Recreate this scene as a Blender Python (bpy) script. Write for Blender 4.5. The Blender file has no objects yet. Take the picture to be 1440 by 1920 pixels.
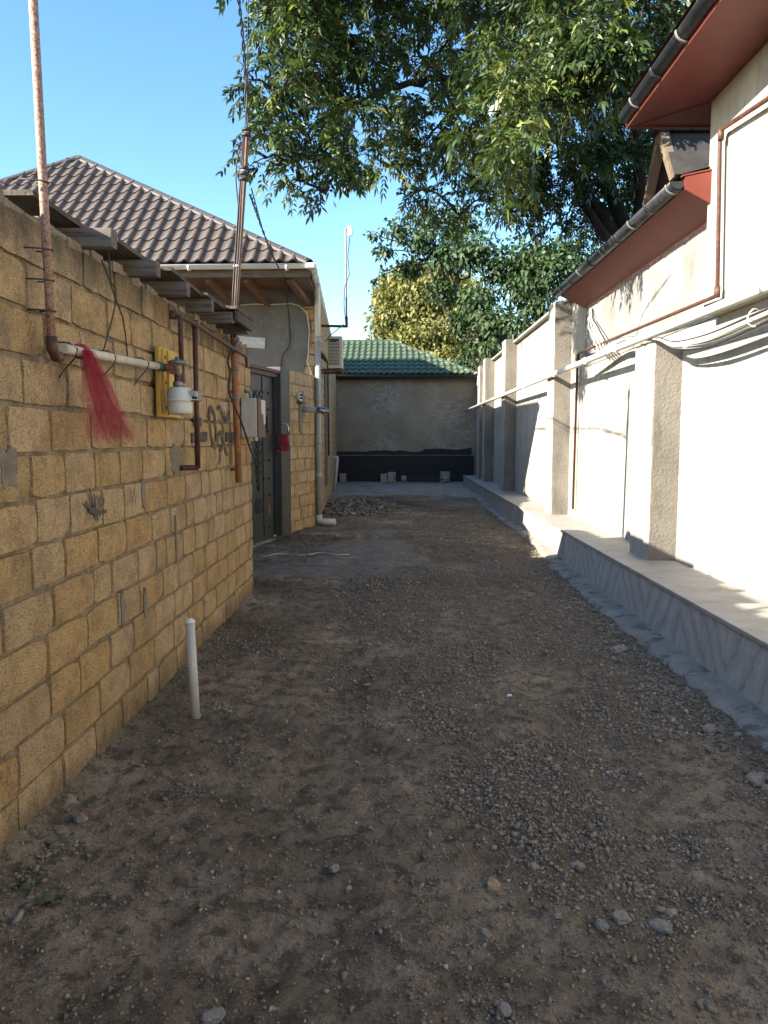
import bpy, bmesh, math, random
import numpy as np
from mathutils import Vector, Matrix

random.seed(7); RNG = np.random.default_rng(7)
R = math.radians
scene = bpy.context.scene
COL = scene.collection

# ------------------------------------------------------------------ camera
PITCH, YAW, EYE = R(5.43), R(1.0), 1.6
cam_d = bpy.data.cameras.new("camera"); cam = bpy.data.objects.new("camera", cam_d); COL.objects.link(cam)
cam.location = (0, 0, EYE); cam.rotation_euler = (R(90) - PITCH, 0, YAW)
cam_d.sensor_fit = 'VERTICAL'; cam_d.sensor_height = 24; cam_d.lens = 24 * 1440 / 1920
cam_d.clip_start = 0.05; cam_d.clip_end = 2000
scene.camera = cam
# ------------------------------------------------------------------ light
SUNV = Vector((1, 0.52, -0.535)).normalized()          # direction the light travels
world = bpy.data.worlds.new("World"); scene.world = world; world.use_nodes = True
wn = world.node_tree.nodes; wl = world.node_tree.links
sky = wn.new('ShaderNodeTexSky'); sky.sky_type = 'NISHITA'; sky.sun_disc = False
sky.sun_elevation = math.asin(-SUNV.z); sky.sun_rotation = math.atan2(-SUNV.x, -SUNV.y) % (2 * math.pi)
sky.altitude = 0; sky.air_density = 1.0; sky.dust_density = 0.4; sky.ozone_density = 1.7
bg = wn['Background']; bg.inputs['Strength'].default_value = 0.096
hs = wn.new('ShaderNodeHueSaturation'); hs.inputs['Saturation'].default_value = 1.22
wl.new(sky.outputs[0], hs.inputs['Color']); wl.new(hs.outputs[0], bg.inputs['Color'])
sd = bpy.data.lights.new("sun", 'SUN'); sd.energy = 4.5; sd.angle = R(0.5); sd.color = (1.0, 0.93, 0.82)
sun = bpy.data.objects.new("sun", sd); COL.objects.link(sun); sun.rotation_euler = SUNV.to_track_quat('-Z', 'Y').to_euler()
sun.location = (-20, -10, 14)
vs = scene.view_settings
vs.view_transform = 'Standard'; vs.look = 'None'; vs.gamma = 1; vs.use_curve_mapping = False; vs.exposure = 2.08
scene.render.engine = 'CYCLES'
scene.cycles.max_bounces = 8; scene.cycles.diffuse_bounces = 5; scene.cycles.transparent_max_bounces = 16

# ------------------------------------------------------------------ helpers
def ray(u, v):
    a = (u - 720) / 1440; b = (v - 960) / 1440
    y = math.cos(PITCH) - b * math.sin(PITCH); z = -math.sin(PITCH) - b * math.cos(PITCH)
    c, s = math.cos(YAW), math.sin(YAW)
    return a * c - y * s, a * s + y * c, z
def P(u, v, X=None, Y=None, Z=None):
    """survey: the point on the plane X, Y or Z seen at photo pixel u, v"""
    d = ray(u, v)
    t = X / d[0] if X is not None else Y / d[1] if Y is not None else (Z - EYE) / d[2]
    return Vector((d[0] * t, d[1] * t, EYE + d[2] * t))

def tag(o, label=None, cat=None, group=None, kind=None):
    if label: o['label'] = label
    if cat: o['category'] = cat
    if group: o['group'] = group
    if kind: o['kind'] = kind
    return o
def empty(name, loc, label=None, cat=None, group=None, kind=None):
    o = bpy.data.objects.new(name, None); COL.objects.link(o); o.location = loc; o.empty_display_size = .1
    bpy.context.view_layer.update() if False else None
    return tag(o, label, cat, group, kind)
def adopt(o, parent):
    """parent keeping world position (parents here are unrotated, unscaled, and one level of nesting is summed)"""
    if parent is None: return
    o.parent = parent
    off = Vector((0, 0, 0)); p = parent
    while p is not None:
        off += p.location; p = p.parent
    o.location = Vector(o.location) - off

class MB:
    def __init__(s): s.v = []; s.f = []; s.sm = []
    def add(s, vs, fs, smooth=False):
        n = len(s.v); s.v += [tuple(p) for p in vs]; s.f += [tuple(i + n for i in f) for f in fs]; s.sm += [smooth] * len(fs)
        return s
    def box(s, c, d, M=None, bev=0.0):
        c = Vector(c); hx, hy, hz = d[0] / 2, d[1] / 2, d[2] / 2
        if bev <= 0:
            vs = [Vector((x, y, z)) for x in (-hx, hx) for y in (-hy, hy) for z in (-hz, hz)]
            fs = [(0, 1, 3, 2), (4, 6, 7, 5), (0, 4, 5, 1), (2, 3, 7, 6), (0, 2, 6, 4), (1, 5, 7, 3)]
        else:
            bm = bmesh.new(); bmesh.ops.create_cube(bm, size=1)
            for q in bm.verts: q.co = Vector((q.co.x * d[0], q.co.y * d[1], q.co.z * d[2]))
            bmesh.ops.bevel(bm, geom=bm.edges[:], offset=bev, segments=2, profile=.5, affect='EDGES')
            bm.verts.index_update(); vs = [q.co.copy() for q in bm.verts]; fs = [tuple(q.index for q in f.verts) for f in bm.faces]; bm.free()
        if M is not None: vs = [M @ q for q in vs]
        return s.add([q + c for q in vs], fs)
    def bar(s, a, b, w, h, up=(0, 0, 1)):
        """box from a to b, w across, h along up"""
        a = Vector(a); b = Vector(b); t = (b - a); L = t.length; t.normalize()
        sd_ = t.cross(Vector(up)).normalized(); u_ = sd_.cross(t)
        M = Matrix((sd_, t, u_)).transposed()
        return s.box((a + b) / 2, (w, L, h), M)
    def tube(s, pts, r, n=10, caps=True, smooth=True):
        pts = [Vector(p) for p in pts]; m = len(pts); rs = r if isinstance(r, (list, tuple)) else [r] * m
        vs = []; prev = None
        for i, p in enumerate(pts):
            t = (pts[min(i + 1, m - 1)] - pts[max(i - 1, 0)]).normalized()
            if prev is None:
                a = t.cross(Vector((0, 0, 1)) if abs(t.z) < .9 else Vector((1, 0, 0))).normalized()
            else:
                a = (prev - t * prev.dot(t)).normalized()
            prev = a; b = t.cross(a)
            for k in range(n):
                an = 2 * math.pi * k / n; vs.append(p + (a * math.cos(an) + b * math.sin(an)) * rs[i])
        fs = [(i * n + k, i * n + (k + 1) % n, (i + 1) * n + (k + 1) % n, (i + 1) * n + k) for i in range(m - 1) for k in range(n)]
        if not caps: return s.add(vs, fs, smooth)
        base = len(s.v); s.add(vs, fs, smooth)
        s.f.append(tuple(base + k for k in reversed(range(n)))); s.sm.append(False)
        s.f.append(tuple(base + (m - 1) * n + k for k in range(n))); s.sm.append(False)
        return s
    def poly(s, pts, thick, axis):
        """flat outline pushed along axis by thick"""
        pts = [Vector(p) for p in pts]; a = Vector(axis) * thick; n = len(pts)
        s.add(pts + [p + a for p in pts], [tuple(range(n))[::-1], tuple(range(n, 2 * n))] + [(i, (i + 1) % n, n + (i + 1) % n, n + i) for i in range(n)])
        return s
    def build(s, name, mat, parent=None, label=None, cat=None, group=None, kind=None, origin=True):
        vs = np.array(s.v, dtype=float)
        o_ = Vector((vs.min(0) + vs.max(0)) / 2) if origin else Vector((0, 0, 0))
        me = bpy.data.meshes.new(name)
        me.from_pydata([tuple(q) for q in (vs - np.array(o_))], [], s.f); me.validate()
        bm = bmesh.new(); bm.from_mesh(me); bmesh.ops.recalc_face_normals(bm, faces=bm.faces); bm.to_mesh(me); bm.free()
        if len(me.polygons) == len(s.sm): me.polygons.foreach_set('use_smooth', s.sm)
        me.materials.append(mat)
        o = bpy.data.objects.new(name, me); COL.objects.link(o); o.location = o_
        adopt(o, parent)
        return tag(o, label, cat, group, kind)

def np_mesh(name, verts, faces, mat, parent=None, attr=None, smooth=False, kind=None, label=None, cat=None, group=None):
    """big joined mesh from numpy: faces is a list of equal-width index arrays"""
    me = bpy.data.meshes.new(name)
    nv = len(verts); me.vertices.add(nv); me.vertices.foreach_set('co', np.ascontiguousarray(verts, dtype=np.float32).ravel())
    loops = np.concatenate([f.ravel() for f in faces]); tot = np.concatenate([np.full(len(f), f.shape[1]) for f in faces])
    me.loops.add(len(loops)); me.loops.foreach_set('vertex_index', loops.astype(np.int32))
    me.polygons.add(len(tot)); st = np.concatenate([[0], np.cumsum(tot)[:-1]])
    me.polygons.foreach_set('loop_start', st.astype(np.int32))
    try: me.polygons.foreach_set('loop_total', tot.astype(np.int32))
    except Exception: pass
    if smooth: me.polygons.foreach_set('use_smooth', np.ones(len(tot), dtype=bool))
    me.update(calc_edges=True); me.validate()
    for k, a in (attr or {}).items():
        at = me.attributes.new(k, 'FLOAT', 'POINT'); at.data.foreach_set('value', np.ascontiguousarray(a, dtype=np.float32))
    me.materials.append(mat)
    o = bpy.data.objects.new(name, me); COL.objects.link(o); adopt(o, parent)
    return tag(o, label, cat, group, kind)

_H = np.random.default_rng(3).random((256, 256))
def vnoise(x, y):
    xi = np.floor(x).astype(int); yi = np.floor(y).astype(int); fx = x - xi; fy = y - yi
    fx = fx * fx * (3 - 2 * fx); fy = fy * fy * (3 - 2 * fy)
    g = lambda a, b: _H[a % 256, b % 256]
    return (g(xi, yi) * (1 - fx) + g(xi + 1, yi) * fx) * (1 - fy) + (g(xi, yi + 1) * (1 - fx) + g(xi + 1, yi + 1) * fx) * fy
def fbm(x, y, sc=1.0, oc=4, ox=0.0):
    x = np.asarray(x, float) * sc + ox; y = np.asarray(y, float) * sc + ox * 1.7; t = 0; a = .5; n = 0
    for _ in range(oc):
        t = t + a * vnoise(x, y); n += a; x = x * 2.03 + 17.3; y = y * 2.03 + 5.1; a *= .5
    return t / n

# ------------------------------------------------------------------ materials
def nm(name):
    m = bpy.data.materials.new(name); m.use_nodes = True
    return m, m.node_tree.nodes, m.node_tree.links, m.node_tree.nodes['Principled BSDF']
def ramp(N, L, fac, stops):
    r = N.new('ShaderNodeValToRGB'); e = r.color_ramp.elements
    while len(e) < len(stops): e.new(.5)
    for q, (p, c) in zip(e, stops): q.position = p; q.color = (*c, 1) if len(c) == 3 else c
    L.new(fac, r.inputs[0]); return r.outputs[0]
def noise(N, L, vec, sc, det=4, rough=.55, dist=0.0):
    n = N.new('ShaderNodeTexNoise'); n.inputs['Scale'].default_value = sc; n.inputs['Detail'].default_value = det
    n.inputs['Roughness'].default_value = rough; n.inputs['Distortion'].default_value = dist
    L.new(vec, n.inputs['Vector']); return n.outputs[0]
def pos(N): return N.new('ShaderNodeNewGeometry').outputs['Position']
def mix(N, L, fac, a, b, mode='MIX'):
    m = N.new('ShaderNodeMix'); m.data_type = 'RGBA'; m.blend_type = mode
    for s_, q in ((m.inputs['Factor'], fac), (m.inputs[6], a), (m.inputs[7], b)):
        if isinstance(q, (int, float)): s_.default_value = q
        elif isinstance(q, tuple): s_.default_value = (*q, 1)
        else: L.new(q, s_)
    return m.outputs[2]
def math_(N, L, op, a, b=0.0, c=None):
    m = N.new('ShaderNodeMath'); m.operation = op
    for i, q in enumerate((a, b) if c is None else (a, b, c)):
        if isinstance(q, (int, float)): m.inputs[i].default_value = q
        else: L.new(q, m.inputs[i])
    return m.outputs[0]
def scaled(N, L, vec, s, rot=(0, 0, 0)):
    m = N.new('ShaderNodeMapping'); m.inputs['Scale'].default_value = s; m.inputs['Rotation'].default_value = rot
    L.new(vec, m.inputs['Vector']); return m.outputs[0]
def bump(N, L, bs, h, st, dist=.01, prev=None):
    b = N.new('ShaderNodeBump'); b.inputs['Strength'].default_value = st; b.inputs['Distance'].default_value = dist
    L.new(h, b.inputs['Height'])
    if prev is not None: L.new(prev, b.inputs['Normal'])
    L.new(b.outputs[0], bs.inputs['Normal']); return b.outputs[0]

def simple(name, c, rough=.7, var=.25, sc=6, bst=.15, bsc=60, metal=0.0, spot=None, bd=.004, spec=.5, streak=None):
    """c: base colour; var: noise variation; spot: (colour, scale, threshold) patches; streak: (colour, amount) vertical runs"""
    m, N, L, B = nm(name); p = pos(N)
    n1 = noise(N, L, p, sc, 5); d = tuple(q * (1 - var) for q in c); l = tuple(min(1, q * (1 + var)) for q in c)
    col = ramp(N, L, n1, [(.3, d), (.7, l)])
    if streak:
        n3 = noise(N, L, scaled(N, L, p, (5, 5, .5)), 2.2, 4)
        col = mix(N, L, math_(N, L, 'MULTIPLY', ramp(N, L, n3, [(.5, (0, 0, 0)), (.75, (1, 1, 1))]), streak[1]), col, streak[0])
    if spot:
        n2 = noise(N, L, p, spot[1], 6, .65)
        f = ramp(N, L, n2, [(spot[2] - .04, (0, 0, 0)), (spot[2] + .04, (1, 1, 1))])
        col = mix(N, L, f, col, spot[0])
    L.new(col, B.inputs['Base Color']); B.inputs['Roughness'].default_value = rough; B.inputs['Metallic'].default_value = metal
    B.inputs['Specular IOR Level'].default_value = spec
    if bst: bump(N, L, B, noise(N, L, p, bsc, 4), bst, bd)
    return m

def limestone(name, base=(.46, .325, .155), soot=True):
    m, N, L, B = nm(name); p = pos(N); oi = N.new('ShaderNodeObjectInfo').outputs['Random']
    off = N.new('ShaderNodeVectorMath'); off.operation = 'ADD'
    sc = N.new('ShaderNodeVectorMath'); sc.operation = 'SCALE'; sc.inputs[0].default_value = (37, 11, 23); L.new(oi, sc.inputs['Scale'])
    L.new(p, off.inputs[0]); L.new(sc.outputs[0], off.inputs[1]); q = off.outputs[0]
    b = base
    tint = ramp(N, L, oi, [(0, tuple(x * .85 for x in b)), (.25, (b[0] * 1.0, b[1] * .94, b[2] * .84)), (.5, b), (.75, (b[0] * 1.06, b[1] * 1.1, b[2] * 1.25)), (1, (b[0] * .92, b[1] * .94, b[2] * 1.05))])
    n1 = noise(N, L, q, 7, 6, .65)
    col = mix(N, L, .75, tint, ramp(N, L, n1, [(.3, (.55, .52, .47)), (.5, (.95, .93, .9)), (.72, (1.2, 1.2, 1.2))]), 'MULTIPLY')
    col = mix(N, L, .8, col, ramp(N, L, noise(N, L, q, 75, 4, .75), [(.32, (.62, .6, .56)), (.5, (1, 1, 1)), (.7, (1.22, 1.22, 1.22))]), 'MULTIPLY')
    # pores
    v = N.new('ShaderNodeTexVoronoi'); v.inputs['Scale'].default_value = 85; v.inputs['Randomness'].default_value = 1; L.new(scaled(N, L, q, (1, 1, 1.6)), v.inputs['Vector'])
    pn = noise(N, L, q, 26, 3)
    pore = math_(N, L, 'MULTIPLY', ramp(N, L, v.outputs['Distance'], [(.2, (1, 1, 1)), (.34, (0, 0, 0))]), ramp(N, L, pn, [(.42, (0, 0, 0)), (.56, (1, 1, 1))]))
    col = mix(N, L, math_(N, L, 'MULTIPLY', pore, .7), col, (.13, .085, .04))
    # pale saw scratches, diagonal, varying direction from block to block
    w = N.new('ShaderNodeTexWave'); w.inputs['Scale'].default_value = 22; w.inputs['Distortion'].default_value = 5; w.inputs['Detail'].default_value = 3; w.inputs['Detail Scale'].default_value = 2.5
    vr = N.new('ShaderNodeVectorRotate'); vr.rotation_type = 'X_AXIS'; L.new(q, vr.inputs['Vector']); L.new(math_(N, L, 'MULTIPLY', oi, 9.0), vr.inputs['Angle'])
    w.bands_direction = 'Y'; L.new(vr.outputs[0], w.inputs['Vector'])
    scr = math_(N, L, 'MULTIPLY', w.outputs['Fac'], ramp(N, L, noise(N, L, q, 4, 2), [(.45, (0, 0, 0)), (.65, (1, 1, 1))]))
    col = mix(N, L, math_(N, L, 'MULTIPLY', scr, .22), col, (.62, .5, .32))
    # grey cement and soot smears
    n3 = noise(N, L, p, 2.3, 6, .7)
    col = mix(N, L, math_(N, L, 'MULTIPLY', ramp(N, L, n3, [(.56, (0, 0, 0)), (.68, (1, 1, 1))]), .45), col, (.2, .175, .14))
    if soot:
        n4 = noise(N, L, scaled(N, L, p, (1, 1, .5)), 5, 5, .7)
        sep = N.new('ShaderNodeSeparateXYZ'); L.new(p, sep.inputs[0])
        zz = math_(N, L, 'ADD', math_(N, L, 'MULTIPLY', math_(N, L, 'SUBTRACT', sep.outputs[2], 2.28), 2.6), n4)
        col = mix(N, L, math_(N, L, 'MULTIPLY', ramp(N, L, zz, [(.55, (0, 0, 0)), (1.0, (1, 1, 1))]), .8), col, (.085, .07, .052))
        zb = math_(N, L, 'ADD', math_(N, L, 'MULTIPLY', math_(N, L, 'SUBTRACT', .16, sep.outputs[2]), 2.6), n4)
        col = mix(N, L, math_(N, L, 'MULTIPLY', ramp(N, L, zb, [(.45, (0, 0, 0)), (.8, (1, 1, 1))]), .75), col, (.16, .128, .092))
    L.new(col, B.inputs['Base Color']); B.inputs['Roughness'].default_value = .93; B.inputs['Specular IOR Level'].default_value = .2
    h1 = bump(N, L, B, math_(N, L, 'SUBTRACT', noise(N, L, q, 45, 6, .7), math_(N, L, 'MULTIPLY', pore, .8)), 1.0, .018)
    h2 = bump(N, L, B, w.outputs['Fac'], .3, .006, h1); bump(N, L, B, noise(N, L, q, 150, 3, .7), .7, .006, h2)
    return m

M = {}
M['block'] = limestone('limestone', (.57, .402, .21))
M['block2'] = limestone('limestone_house', (.54, .382, .2), False)
M['mortar'] = simple('mortar', (.27, .218, .155), .95, .4, 12, 1.0, 55, bd=.025, spec=.2)
M['mortar2'] = simple('cement_smear', (.2, .175, .14), .95, .25, 14, .6, 60, bd=.01, spec=.2)
M['paint'] = simple('spray_paint', (.075, .068, .06), .9, .5, 26, .3, 80)
M['rust'] = simple('rusty_steel', (.15, .055, .028), .8, .35, 25, .4, 120, spot=((.32, .16, .07), 40, .6))
M['rust_dark'] = simple('brown_paint_pipe', (.075, .028, .018), .6, .3, 15, .3, 120, spot=((.16, .07, .035), 30, .62))
M['rust_pale'] = simple('flaking_white_pipe', (.36, .24, .18), .75, .25, 40, .4, 160, spot=((.2, .09, .05), 110, .53), streak=((.22, .1, .06), .7))
M['pole_rust'] = simple('orange_rust_pole', (.3, .135, .06), .85, .35, 18, .4, 120, spot=((.38, .25, .16), 26, .7), streak=((.1, .04, .02), .6))
M['white_pipe'] = simple('white_painted_pipe', (.55, .53, .49), .6, .1, 8, .2, 60, spot=((.3, .2, .13), 22, .69))
M['cream_pipe'] = simple('cream_pipe', (.55, .5, .4), .6, .15, 12, .2, 90, spot=((.25, .14, .07), 30, .66))
M['yellow'] = simple('yellow_plastic', (.52, .32, .055), .6, .18, 8, .12, 60, spot=((.33, .2, .05), 9, .63))
M['meter'] = simple('meter_enamel', (.56, .56, .51), .45, .1, 7, .05, 60, spot=((.4, .37, .31), 30, .68))
M['brass'] = simple('grey_cast_metal', (.23, .21, .18), .5, .3, 30, .3, 150, metal=.5)
M['label'] = simple('paper_label', (.7, .7, .68), .6, .08, 40, 0)
M['ink'] = simple('ink', (.03, .03, .03), .6, .1, 40, 0)
M['wood'] = None
def wood(name, c, axis, dark=.45):
    m, N, L, B = nm(name); p = pos(N)
    s = {'x': (.6, 9, 9), 'y': (9, .6, 9)}[axis]
    n1 = noise(N, L, scaled(N, L, p, s), 5, 6, .65); n2 = noise(N, L, p, 3, 4)
    col = ramp(N, L, n1, [(.3, tuple(q * dark for q in c)), (.5, c), (.75, tuple(q * 1.45 for q in c))])
    col = mix(N, L, ramp(N, L, n2, [(.45, (0, 0, 0)), (.75, (.6, .6, .6))]), col, tuple(q * .5 for q in c))
    L.new(col, B.inputs['Base Color']); B.inputs['Roughness'].default_value = .9; B.inputs['Specular IOR Level'].default_value = .25
    bump(N, L, B, n1, .6, .01); return m
M['wood'] = wood('weathered_beam_wood', (.16, .135, .11), 'x', .3)
M['wood_board'] = wood('weathered_board_wood', (.11, .088, .068), 'y', .3)
M['soffit_wood'] = wood('soffit_wood', (.125, .068, .038), 'x')
M['beam_wood'] = wood('old_eave_beam', (.13, .1, .075), 'x')
M['pvc'] = simple('dirty_white_pvc', (.5, .48, .45), .5, .1, 8, .08, 60, spot=((.27, .22, .17), 14, .66))
M['grey_pvc'] = simple('grey_pvc', (.33, .31, .28), .5, .08, 6, .04, 50, streak=((.22, .19, .15), .35))
M['gutter_white'] = simple('white_gutter', (.58, .55, .52), .45, .08, 5, .04, 40, streak=((.38, .34, .3), .4))
M['gutter_black'] = simple('black_gutter', (.022, .023, .026), .38, .35, 8, .1, 60, spot=((.06, .058, .055), 18, .6))
M['gutter_grey'] = simple('gutter_bracket_grey', (.17, .165, .16), .55, .2, 12, .1, 60)
M['red_soffit'] = simple('maroon_sheet', (.16, .033, .022), .5, .15, 4, .04, 30, spot=((.22, .09, .075), 55, .73))
M['brown_tile'] = simple('brown_roof_metal', (.066, .05, .042), .75, .12, 4, .12, 300, bd=.002, spot=((.078, .06, .05), 3, .6))
M['brown_cap'] = simple('brown_ridge_cap', (.062, .053, .049), .65, .1, 5, .03, 60)
M['green_tile'] = simple('green_roof_metal', (.068, .098, .054), .45, .2, 4, .03, 100, spot=((.105, .13, .08), 5, .6))
M['navy'] = simple('dark_fascia', (.014, .014, .018), .5, .3, 10, .05, 50)
M['grey_plaster'] = simple('grey_cement_plaster', (.13, .12, .108), .9, .16, 3, .35, 24, bd=.012, spot=((.165, .15, .13), 6, .62), spec=.25)
M['door'] = simple('grey_green_door_steel', (.028, .031, .029), .5, .15, 5, .06, 50, spot=((.045, .045, .04), 11, .66))
M['door_post'] = simple('dark_post_paint', (.052, .046, .04), .6, .2, 5, .1, 60, streak=((.1, .09, .075), .5))
M['chrome'] = simple('chrome', (.45, .45, .46), .22, .1, 20, .02, 60, metal=1.0)
M['tulle'] = None
M['black_rubber'] = simple('black_cable', (.02, .02, .021), .6, .2, 20, 0)
M['white_cable'] = simple('pale_cable', (.5, .46, .4), .6, .15, 20, 0)
M['ac'] = simple('aged_ac_plastic', (.5, .43, .33), .5, .08, 9, .03, 60)
M['dark_slot'] = simple('dark_slot', (.03, .027, .024), .7, .2, 20, 0)
M['concrete'] = simple('concrete', (.25, .23, .198), .9, .22, 2.5, .3, 40, bd=.008, spot=((.125, .115, .1), 2.2, .6), spec=.25)
M['apron'] = simple('pale_mortar_apron', (.285, .252, .203), .95, .2, 4, .8, 22, bd=.03, spot=((.16, .135, .105), 5, .57), spec=.25)
M['box_white'] = simple('box_paint', (.47, .44, .4), .6, .1, 9, .1, 60, streak=((.33, .28, .23), .5))
M['box_brown'] = simple('box_brown', (.09, .038, .022), .6, .2, 12, .1, 60)
M['bitumen'] = simple('bitumen', (.005, .0055, .009), .6, .4, 9, .5, 40, spot=((.03, .03, .035), 25, .66), bd=.01)
M['stone_block'] = simple('loose_limestone', (.36, .29, .19), .95, .2, 15, .5, 60)
M['conc_weight'] = simple('cast_concrete', (.3, .28, .25), .9, .15, 15, .4, 60)
M['dark_iron'] = simple('dark_iron', (.05, .04, .035), .7, .3, 25, .2, 100)
M['antenna'] = simple('antenna_plastic', (.6, .58, .52), .5, .05, 12, 0)
M['bark'] = simple('bark', (.035, .03, .026), .95, .35, 8, .8, 25, bd=.03, spec=.2)
M['shingle'] = simple('dark_stone_shingle', (.032, .027, .024), .95, .3, 9, .4, 40)
M['tan_stone'] = simple('tan_stone', (.14, .1, .064), .9, .25, 9, .4, 40)
M['boulder'] = simple('boulder_grey', (.2, .178, .148), .92, .25, 30, .5, 90)
M['boulder_tan'] = simple('boulder_tan', (.3, .22, .13), .95, .3, 40, .8, 120, bd=.01)

def wall_paint(name, c, c2, rough_bump, bsc=35, crack=True):
    m, N, L, B = nm(name); p = pos(N)
    n1 = noise(N, L, p, 1.6, 6, .6); n2 = noise(N, L, scaled(N, L, p, (3, 3, .6)), 2.5, 5, .6)
    col = ramp(N, L, n1, [(.35, c2), (.62, c)])
    col = mix(N, L, math_(N, L, 'MULTIPLY', ramp(N, L, n2, [(.5, (0, 0, 0)), (.72, (1, 1, 1))]), .65), col, tuple(q * .6 for q in c2))
    n3 = noise(N, L, p, 34, 4, .7)
    col = mix(N, L, ramp(N, L, n3, [(.66, (0, 0, 0)), (.74, (.55, .55, .55))]), col, tuple(q * .5 for q in c2))
    if crack:
        v = N.new('ShaderNodeTexVoronoi'); v.feature = 'DISTANCE_TO_EDGE'; v.inputs['Scale'].default_value = .9
        wv = N.new('ShaderNodeVectorMath'); wv.operation = 'ADD'; nn = N.new('ShaderNodeTexNoise'); nn.inputs['Scale'].default_value = 2.5; nn.inputs['Detail'].default_value = 5; L.new(p, nn.inputs['Vector'])
        L.new(p, wv.inputs[0]); L.new(nn.outputs[1], wv.inputs[1]); L.new(wv.outputs[0], v.inputs['Vector'])
        cr = math_(N, L, 'MULTIPLY', ramp(N, L, v.outputs[0], [(.0, (1, 1, 1)), (.004, (0, 0, 0))]), ramp(N, L, noise(N, L, p, 1.1, 2), [(.52, (0, 0, 0)), (.6, (.6, .6, .6))]))
        col = mix(N, L, cr, col, tuple(q * .35 for q in c2))
    L.new(col, B.inputs['Base Color']); B.inputs['Roughness'].default_value = .92; B.inputs['Specular IOR Level'].default_value = .2
    h = bump(N, L, B, noise(N, L, p, bsc, 5, .65), rough_bump, .012)
    bump(N, L, B, noise(N, L, p, 4, 3), .25, .02, h)
    return m
M['wall'] = wall_paint('cream_wall_paint', (.375, .345, .285), (.305, .278, .225), .5)
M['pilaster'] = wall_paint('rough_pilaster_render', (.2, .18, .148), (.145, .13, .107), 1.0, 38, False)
M['grey_wall'] = wall_paint('bare_grey_render', (.29, .278, .25), (.18, .172, .152), .6, 20)
M['far_wall'] = None
def far_render():
    m, N, L, B = nm('patchy_far_render'); p = pos(N)
    n1 = noise(N, L, p, 1.3, 6, .6)
    col = ramp(N, L, n1, [(.3, (.23, .189, .139)), (.7, (.34, .284, .215))])
    n2 = noise(N, L, scaled(N, L, p, (1, 1, 1.5), (0, .5, 0)), 3.4, 7, .62, .6)
    st = ramp(N, L, n2, [(.45, (0, 0, 0)), (.49, (1, 1, 1)), (.51, (1, 1, 1)), (.55, (0, 0, 0))])
    st = math_(N, L, 'MULTIPLY', st, ramp(N, L, noise(N, L, p, .7, 3), [(.4, (0, 0, 0)), (.55, (1, 1, 1))]))
    col = mix(N, L, math_(N, L, 'MULTIPLY', st, .7), col, (.42, .39, .34))
    L.new(col, B.inputs['Base Color']); B.inputs['Roughness'].default_value = .95; B.inputs['Specular IOR Level'].default_value = .2
    h = bump(N, L, B, noise(N, L, p, 14, 5, .6), .5, .03); bump(N, L, B, st, .4, .02, h)
    return m
M['far_wall'] = far_render()
def veined(name, ang):
    m, N, L, B = nm(name); p = pos(N)
    w = N.new('ShaderNodeTexWave'); w.inputs['Scale'].default_value = 1.7; w.inputs['Distortion'].default_value = 6; w.inputs['Detail'].default_value = 5; w.inputs['Detail Scale'].default_value = 1.4; w.inputs['Detail Roughness'].default_value = .65
    w.bands_direction = 'Y'; L.new(scaled(N, L, p, (1, 1, 1), (ang, 0, 0)), w.inputs['Vector'])
    n = noise(N, L, scaled(N, L, p, (1, 6, 1.2), (ang, 0, 0)), 5, 6, .7)
    n5 = noise(N, L, p, 1.5, 3)
    col = ramp(N, L, w.outputs['Fac'], [(0, (.29, .262, .225)), (.07, (.385, .36, .32)), (.5, (.415, .39, .35)), (.9, (.435, .402, .355)), (1, (.47, .447, .41))])
    col = mix(N, L, .6, col, ramp(N, L, n, [(.3, (.7, .68, .65)), (.7, (1.15, 1.15, 1.15))]), 'MULTIPLY')
    col = mix(N, L, math_(N, L, 'MULTIPLY', ramp(N, L, n5, [(.45, (0, 0, 0)), (.7, (1, 1, 1))]), .35), col, (.33, .28, .22))
    L.new(col, B.inputs['Base Color']); B.inputs['Roughness'].default_value = .6
    bump(N, L, B, n, .15, .004); return m
M['veinA'] = veined('veined_stone_rising', R(38)); M['veinB'] = veined('veined_stone_falling', R(-38))
M['coping'] = simple('coping_stone', (.3, .28, .25), .6, .14, 5, .2, 50, spot=((.24, .215, .18), 4, .6))

def tulle():
    m, N, L, B = nm('red_tulle'); N.remove(B); out = N['Material Output']; p = pos(N)
    d = N.new('ShaderNodeBsdfDiffuse'); t = N.new('ShaderNodeBsdfTranslucent'); tr = N.new('ShaderNodeBsdfTransparent')
    c = ramp(N, L, noise(N, L, p, 30, 3), [(.35, (.4, .045, .065)), (.7, (.6, .11, .15))])
    L.new(c, d.inputs[0]); L.new(c, t.inputs[0])
    a = N.new('ShaderNodeMixShader'); a.inputs[0].default_value = .4; L.new(d.outputs[0], a.inputs[1]); L.new(t.outputs[0], a.inputs[2])
    b = N.new('ShaderNodeMixShader'); L.new(tr.outputs[0], b.inputs[1]); L.new(a.outputs[0], b.inputs[2])
    at = N.new('ShaderNodeAttribute'); at.attribute_name = 'dense'
    L.new(math_(N, L, 'MULTIPLY', at.outputs['Fac'], ramp(N, L, noise(N, L, p, 60, 2), [(.3, (.55, .55, .55)), (.7, (1, 1, 1))])), b.inputs[0])
    L.new(b.outputs[0], out.inputs[0]); return m
M['tulle'] = tulle(); M['net_knot'] = simple('gathered_net', (.36, .035, .055), .9, .3, 60, .4, 150)
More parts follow.
